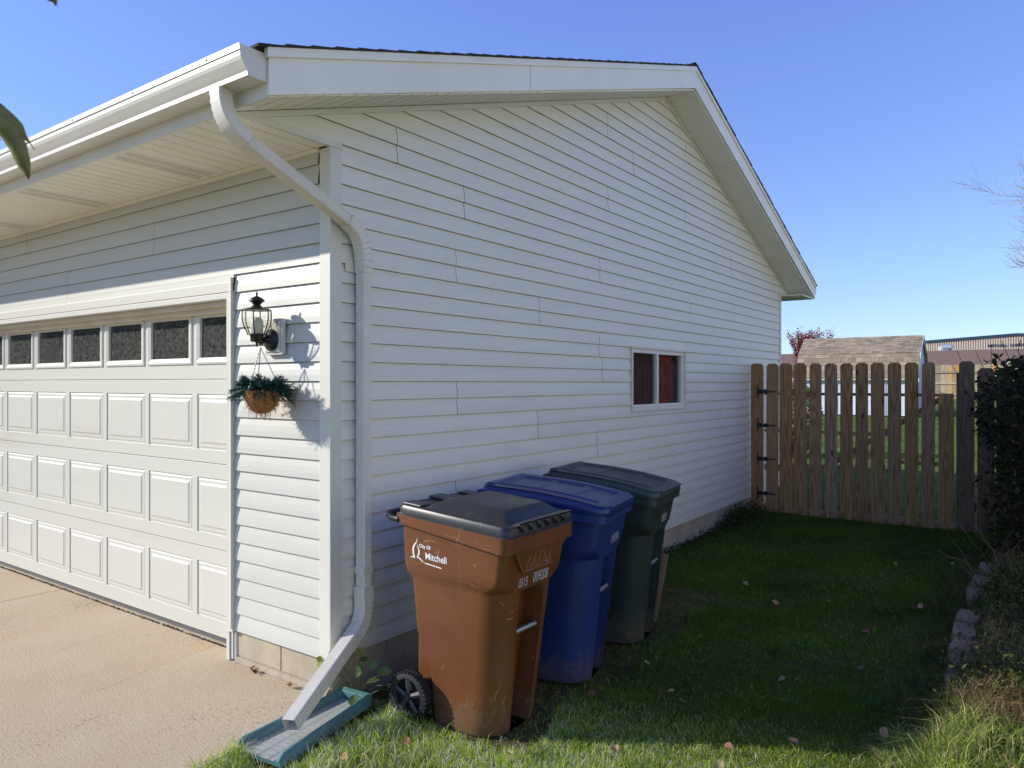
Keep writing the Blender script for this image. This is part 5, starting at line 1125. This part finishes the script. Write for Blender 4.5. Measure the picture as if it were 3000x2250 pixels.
# brown roofed house beyond
dH = 60; HH = empty('brown_roofed_house', tuple(at(2750, dH))[:2]+(0,), label='low house with a wide brown shingle roof beyond the far fence', cat='house')
u0 = Vector((-42, 62, 0)); u1 = Vector((26, 62, 0)); du = Vector((1, 0, 0)); dn = Vector((0, 1, 0)); zr = 4.30; ze = 2.75
def Hh(u, v, z): p = u0+du*u+dn*v; return (p.x, p.y, z)
LH = (u1-u0).length; mb = MB(); mb.loft([[Hh(0,0,ze),Hh(0,6.5,zr),Hh(0,13,ze),Hh(0,13,ze-.2),Hh(0,0,ze-.2)],[Hh(LH,0,ze),Hh(LH,6.5,zr),Hh(LH,13,ze),Hh(LH,13,ze-.2),Hh(LH,0,ze-.2)]]); mesh_obj('roof', mb, mat('brown_roof', (.20,.122,.082), .95, var=.18, scale=2.5, bump=.3, bscale=20), HH)
mb = MB(); mb.loft([[Hh(.5,.6,0),Hh(.5,.6,ze-.1),Hh(.5,12,ze-.1),Hh(.5,12,0)],[Hh(LH-.5,.6,0),Hh(LH-.5,.6,ze-.1),Hh(LH-.5,12,ze-.1),Hh(LH-.5,12,0)]]); mesh_obj('wall', mb, mat('house_wall', (.45,.40,.33), .8), HH)
# roof wing with white fascia at the right
w0 = at(2935, 52); w1 = at(3150, 50); mb = MB(); mb.add([tuple(w0)[:2]+(zat(1063,52),), tuple(w1)[:2]+(zat(1046,50),), tuple(at(3150,56))[:2]+(zat(1028,56),), tuple(at(3000,58))[:2]+(zat(1042,58),)], [(0,1,2,3)]); mesh_obj('roof_wing', mb, MATS['brown_roof'], HH)
mb = MB(); mb.add([tuple(w0)[:2]+(zat(1066,52),), tuple(w1)[:2]+(zat(1049,50),), tuple(w1)[:2]+(zat(1045,50),), tuple(w0)[:2]+(zat(1061,52),), tuple(w0+fwd*.2)[:2]+(zat(1066,52),), tuple(w1+fwd*.2)[:2]+(zat(1049,50),), tuple(w1+fwd*.2)[:2]+(zat(1045,50),), tuple(w0+fwd*.2)[:2]+(zat(1061,52),)], [(0,1,2,3),(4,7,6,5),(3,2,6,7),(0,4,5,1)]); mesh_obj('roof_fascia', mb, MATS['white_paint'], HH)
# roof vent
vt = at(2768, 64); mb = MB(); zv = zat(1033, 64); mb.box(vt.x-.28, vt.y-.28, zv-.15, vt.x+.28, vt.y+.28, zv+.25); mb.tube([(vt.x-.15,vt.y,zv+.45),(vt.x+.55,vt.y-.1,zv+.45)], .28, 12); mesh_obj('roof_vent', mb, mat('vent_metal', (.30,.36,.40), .4, metal=.3), HH, smooth=40)
# metal building with name on the gable
dM = 108; MBL = empty('metal_building', tuple(at(2850, dM))[:2]+(0,), label='large ribbed metal building with navy lettering beyond the brown roof', cat='building')
m0 = Vector((-11.3, 125, 0)); m1 = Vector((11.4, 125, 0)); dm = (m1-m0).normalized(); LM = (m1-m0).length
zE = 7.72; zP = 8.40
def Mm(u, v, z): p = m0+dm*u+Vector((-dm.y, dm.x, 0))*v; return (p.x, p.y, z)
def topz(u): return zE+(zP-zE)*(1-abs(u-LM/2)/(LM/2))
mb = MB(); mb.loft([[Mm(0,0,0),Mm(LM,0,0),Mm(LM,0,zE),Mm(LM/2,0,zP),Mm(0,0,zE)],[Mm(0,30,0),Mm(LM,30,0),Mm(LM,30,zE),Mm(LM/2,30,zP),Mm(0,30,zE)]]); mesh_obj('wall', mb, mat('metal_wall', (.30,.22,.18), .6), MBL)
mb = MB(); k = 0; u = .1
while u < LM:
    z1 = topz(min(u+.12, LM)); mb.loft([[Mm(u,-.001,0),Mm(u+.04,-.10,0),Mm(u+.17,-.10,0),Mm(u+.21,-.001,0)],[Mm(u,-.001,z1),Mm(u+.04,-.10,z1),Mm(u+.17,-.10,z1),Mm(u+.21,-.001,z1)]], False, True); u += .305
tag(mesh_obj('cladding_ribs', mb, mat('metal_rib', (.60,.49,.41), .6), MBL), kind='stuff')
mb = MB()
for ua, ub in ((-.1, LM/2), (LM/2, LM+.1)): mb.loft([[Mm(ua,-.25,topz(max(0,ua))-.08),Mm(ua,-.25,topz(max(0,ua))+.30),Mm(ua,.2,topz(max(0,ua))+.30)],[Mm(ub,-.25,topz(min(LM,ub))-.08),Mm(ub,-.25,topz(min(LM,ub))+.30),Mm(ub,.2,topz(min(LM,ub))+.30)]])
mesh_obj('roof_edge', mb, mat('navy_trim', (.025,.04,.08), .5), MBL)
mb = MB(); mb.box(0,0,0,.001,.001,.001)
v, f = text_mesh('MITCHELL  CHRISTIAN  SCHOOL', .50, 1.02, .02); zl = 6.83; ul = 7.97
mb = MB(); mb.add([Mm(ul+p[0], -.16, zl+p[1]) for p in v], f); mb.add([Mm(ul+p[0], -.105, zl+p[1]) for p in v], f); mesh_obj('lettering', mb, MATS['navy_trim'], MBL)
lu = 1.6; mb = MB()
for k in range(7): mb.loft([[Mm(lu,-.16,zat(1030,dM)+k*.12),Mm(lu,-.12,zat(1030,dM)+k*.12+.08)],[Mm(lu+1.4,-.16,zat(1030,dM)+k*.12),Mm(lu+1.4,-.12,zat(1030,dM)+k*.12+.08)]], False, False, closed=False)
mesh_obj('louvre', mb, MATS['white_paint'], MBL)
# red maple behind the shed
RM = empty('maple_tree', tuple(at(2380, 34))[:2]+(.6,), label='small maple with red autumn leaves showing behind the shed roof', cat='tree')
rr = random.Random(8); mb = MB(); LP_ = []
tb = at(2372, 34)
for k in range(46):
    a_ = rr.uniform(0, 6.28); sp_ = rr.uniform(.05, .48); p = Vector((tb.x, tb.y, .6+rr.uniform(0,.6))); d = Vector((math.cos(a_)*sp_, math.sin(a_)*sp_, 1)).normalized(); q = [p]
    for i in range(9):
        p = p+d*.30; d = (d+Vector((rr.gauss(0,.07), rr.gauss(0,.07), .05))).normalized(); q.append(p)
        if i > 2: LP_ += [(p, d)]
    mb.tube(q, [.03-.003*i for i in range(10)], 5)
mb.tube([(tb.x,tb.y,.5),(tb.x,tb.y,1.9)], .07, 8); mesh_obj('trunk', mb, darkbark, RM)
LPn = np.array([[*p, *d] for p, d in LP_])
def maplepos(n): k = rng.integers(0, len(LPn), n); return LPn[k, :3]+LPn[k, 3:]*rng.uniform(0, .34, (n, 1))+rng.normal(0, .075, (n, 3))-np.array(RM.location)
leaf_cloud('crown', 8000, maplepos, .045, lambda P, n: np.where(P[:, 2:3] > 1.9, np.array([[.24,.035,.035]]), np.array([[.36,.14,.05]]))*rng.uniform(.5, 1.5, (n, 1)), RM)
# bare tree at the right edge
BT = empty('bare_tree', (0,0,0), label='leafless pale branched tree reaching in from the right edge', cat='tree')
base = at(3365, 16); BT.location = (base.x, base.y, .3); mb = MB(); rr = random.Random(21)
def grow(p, d, L_, r_, lvl):
    q = [p]; rs = [r_]; n = 7
    for i in range(n):
        p = p+d*(L_/n); d = (d+Vector((rr.gauss(0,.10), rr.gauss(0,.10), rr.gauss(.03,.08)))).normalized(); q.append(p); rs.append(r_*(1-.75*(i+1)/n)+.0015)
        if lvl < 4 and i >= 1:
            for c in range(2 if lvl < 2 else (2 if rr.random() < .6 else 1)):
                if rr.random() < .85:
                    ax = Vector((rr.gauss(0,1), rr.gauss(0,1), rr.gauss(0,.6))).normalized(); nd = (d+ax*rr.uniform(.5,.95)).normalized(); grow(p, nd, L_*rr.uniform(.38,.6), rs[-1]*.62, lvl+1)
    mb.tube(q, rs, 5 if lvl < 2 else 3, cap=False)
bp_ = Vector((base.x, base.y, .3)); mb.tube([bp_, bp_+Vector((0,0,2.9))], [.16,.10], 10)
for (dx, dz, L_) in ((-.75,.80,2.9),(-.62,.45,2.6),(-.45,1.2,3.2),(-.2,1,3.4),(.3,1,3.2),(-.85,.30,2.2)):
    d = (rgt*dx+Vector((0,0,dz))+fwd*rr.uniform(-.4,.4)).normalized(); grow(bp_+Vector((0,0,2.45+rr.uniform(-.2,.5))), d, L_, .05, 1)
mesh_obj('branches', mb, barkm, BT)
# near leaves hanging in from the upper left
NL = empty('overhanging_branch', (0,0,0), label='dark leaves of an overhanging branch close to the camera at upper left', cat='branch')
def near_leaf(pts, ws, d, name='leaf'):
    P = []
    for (x, y) in pts: q = at(x, d); P.append(Vector((q.x, q.y, zat(y, d)))); d += .004
    V = []; F = []; n = len(P)
    for i, p in enumerate(P):
        t = (P[min(i+1,n-1)]-P[max(i-1,0)]).normalized(); s = t.cross(fwd).normalized(); w_ = ws[i]/2160*d; V += [p-s*w_+fwd*w_*.35, p-s*w_*.5+fwd*w_*.1, p-fwd*.0005, p+s*w_*.5+fwd*w_*.1, p+s*w_+fwd*w_*.35]
    for i in range(n-1):
        for j in range(4): F.append((5*i+j, 5*i+j+1, 5*i+j+6, 5*i+j+5))
    m2 = MB(); m2.add(V, F); o = mesh_obj(name, m2, mat('near_leaf', (.20,.19,.045), .5, var=.3, scale=60), NL, smooth=60); s_ = o.modifiers.new('solid', 'SOLIDIFY'); s_.thickness = .0006
near_leaf([(-45,330),(-15,352),(20,385),(48,430),(66,480),(78,505),(85,526)], [14,23,27,26,20,9,1], .95)
near_leaf([(-70,300),(-20,325),(20,355),(50,375),(70,400),(88,420),(102,440)], [20,30,26,18,8,2,1], 1.02)
near_leaf([(120,-70),(135,-30),(150,-8),(160,5),(164,18)], [18,22,15,7,1], .95)
near_leaf([(-60,360),(-35,385),(-10,405),(2,412)], [10,14,8,1], .98)
mb = MB(); tw_ = [(-120,240),(-90,270),(-60,310),(-45,330)]; mb.tube([tuple(at(x,.97))[:2]+(zat(y,.97),) for x, y in tw_], .002, 6); tw_ = [(-120,240),(-140,60),(-60,-150),(120,-75)]; mb.tube([tuple(at(x,.97))[:2]+(zat(y,.97),) for x, y in tw_], .002, 6); mesh_obj('twig', mb, darkbark, NL)
# row of evergreens across the street (seen mirrored in the door windows)
rr = random.Random(17)
def hedge_col(P, n): return np.array([.06,.085,.045])*rng.uniform(.4, 1.8, (n, 1))
for i in range(9):
    bx, by = -15.5-i*1.05+rr.uniform(-.3,.3), -1.0-i*1.9+rr.uniform(-.3,.3); H_ = rr.uniform(5.6, 6.8)+.2*i
    EV = empty('evergreen_tree', (bx, by, -.12), label='tall dark evergreen at the far side of the driveway, mirrored in the garage door windows', cat='tree', group='evergreens beyond the driveway')
    def ep(n, H_=H_): z = rng.uniform(.02, 1, n)**.8; r_ = 2.6*(1-z*.62)*np.sqrt(rng.uniform(.1, 1, n)); t = rng.uniform(0, 6.283, n); return np.stack([r_*np.cos(t), r_*np.sin(t), z*H_], -1)
    leaf_cloud('crown', 9000, ep, .24, hedge_col, EV)
    mb = MB(); mb.tube([(bx,by,-.12),(bx,by,H_*.8)], [.2,.05], 8); mesh_obj('trunk', mb, darkbark, EV)

# unseen house added to bounce sun on the gable; shrubs mirrored in side window
NH = empty('bounce_fill_house', (13, 4, -.1), label='pale two storey house added out of view to bounce sunlight onto the gable wall', cat='house')
mb = MB(); mb.prism([(-5,-.2),(14,-.2),(14,5.5),(-5,5.5)], 0, 9.2, 18); mesh_obj('wall', mb, mat('bounce_fill_siding', (.70,.68,.62), .6), NH)
mb = MB(); mb.prism([(8.7,5.45),(18.5,5.45),(13.6,7.6)], 1, -5.5, 14.5); mesh_obj('roof', mb, mat('bounce_fill_roof', (.12,.09,.08), .9), NH)
for i in range(5):
    bx, by = 6.3+i*.75+rr.uniform(-.2,.2), 14.5+i*3.2; NT = empty('ornamental_tree', (bx, by, -.1), label='leafy tree in the neighbouring yard, mirrored in the side window', cat='tree', group='trees in the neighbouring yard')
    def op(n): p = rng.normal(0, 1, (n, 3)); p /= np.linalg.norm(p, axis=1)[:, None]; p *= rng.uniform(.3, 1, (n, 1))**.5*np.array([1.3,1.7,1.9]); p[:, 2] += 1.9; return p
    leaf_cloud('crown', 5000, op, .11, lambda P, n: np.array([.07,.045,.02])*rng.uniform(.4, 1.8, (n, 1)), NT)
    mb = MB(); mb.tube([(bx,by,-.1),(bx,by,1.6)], [.08,.04], 8); mesh_obj('trunk', mb, darkbark, NT)
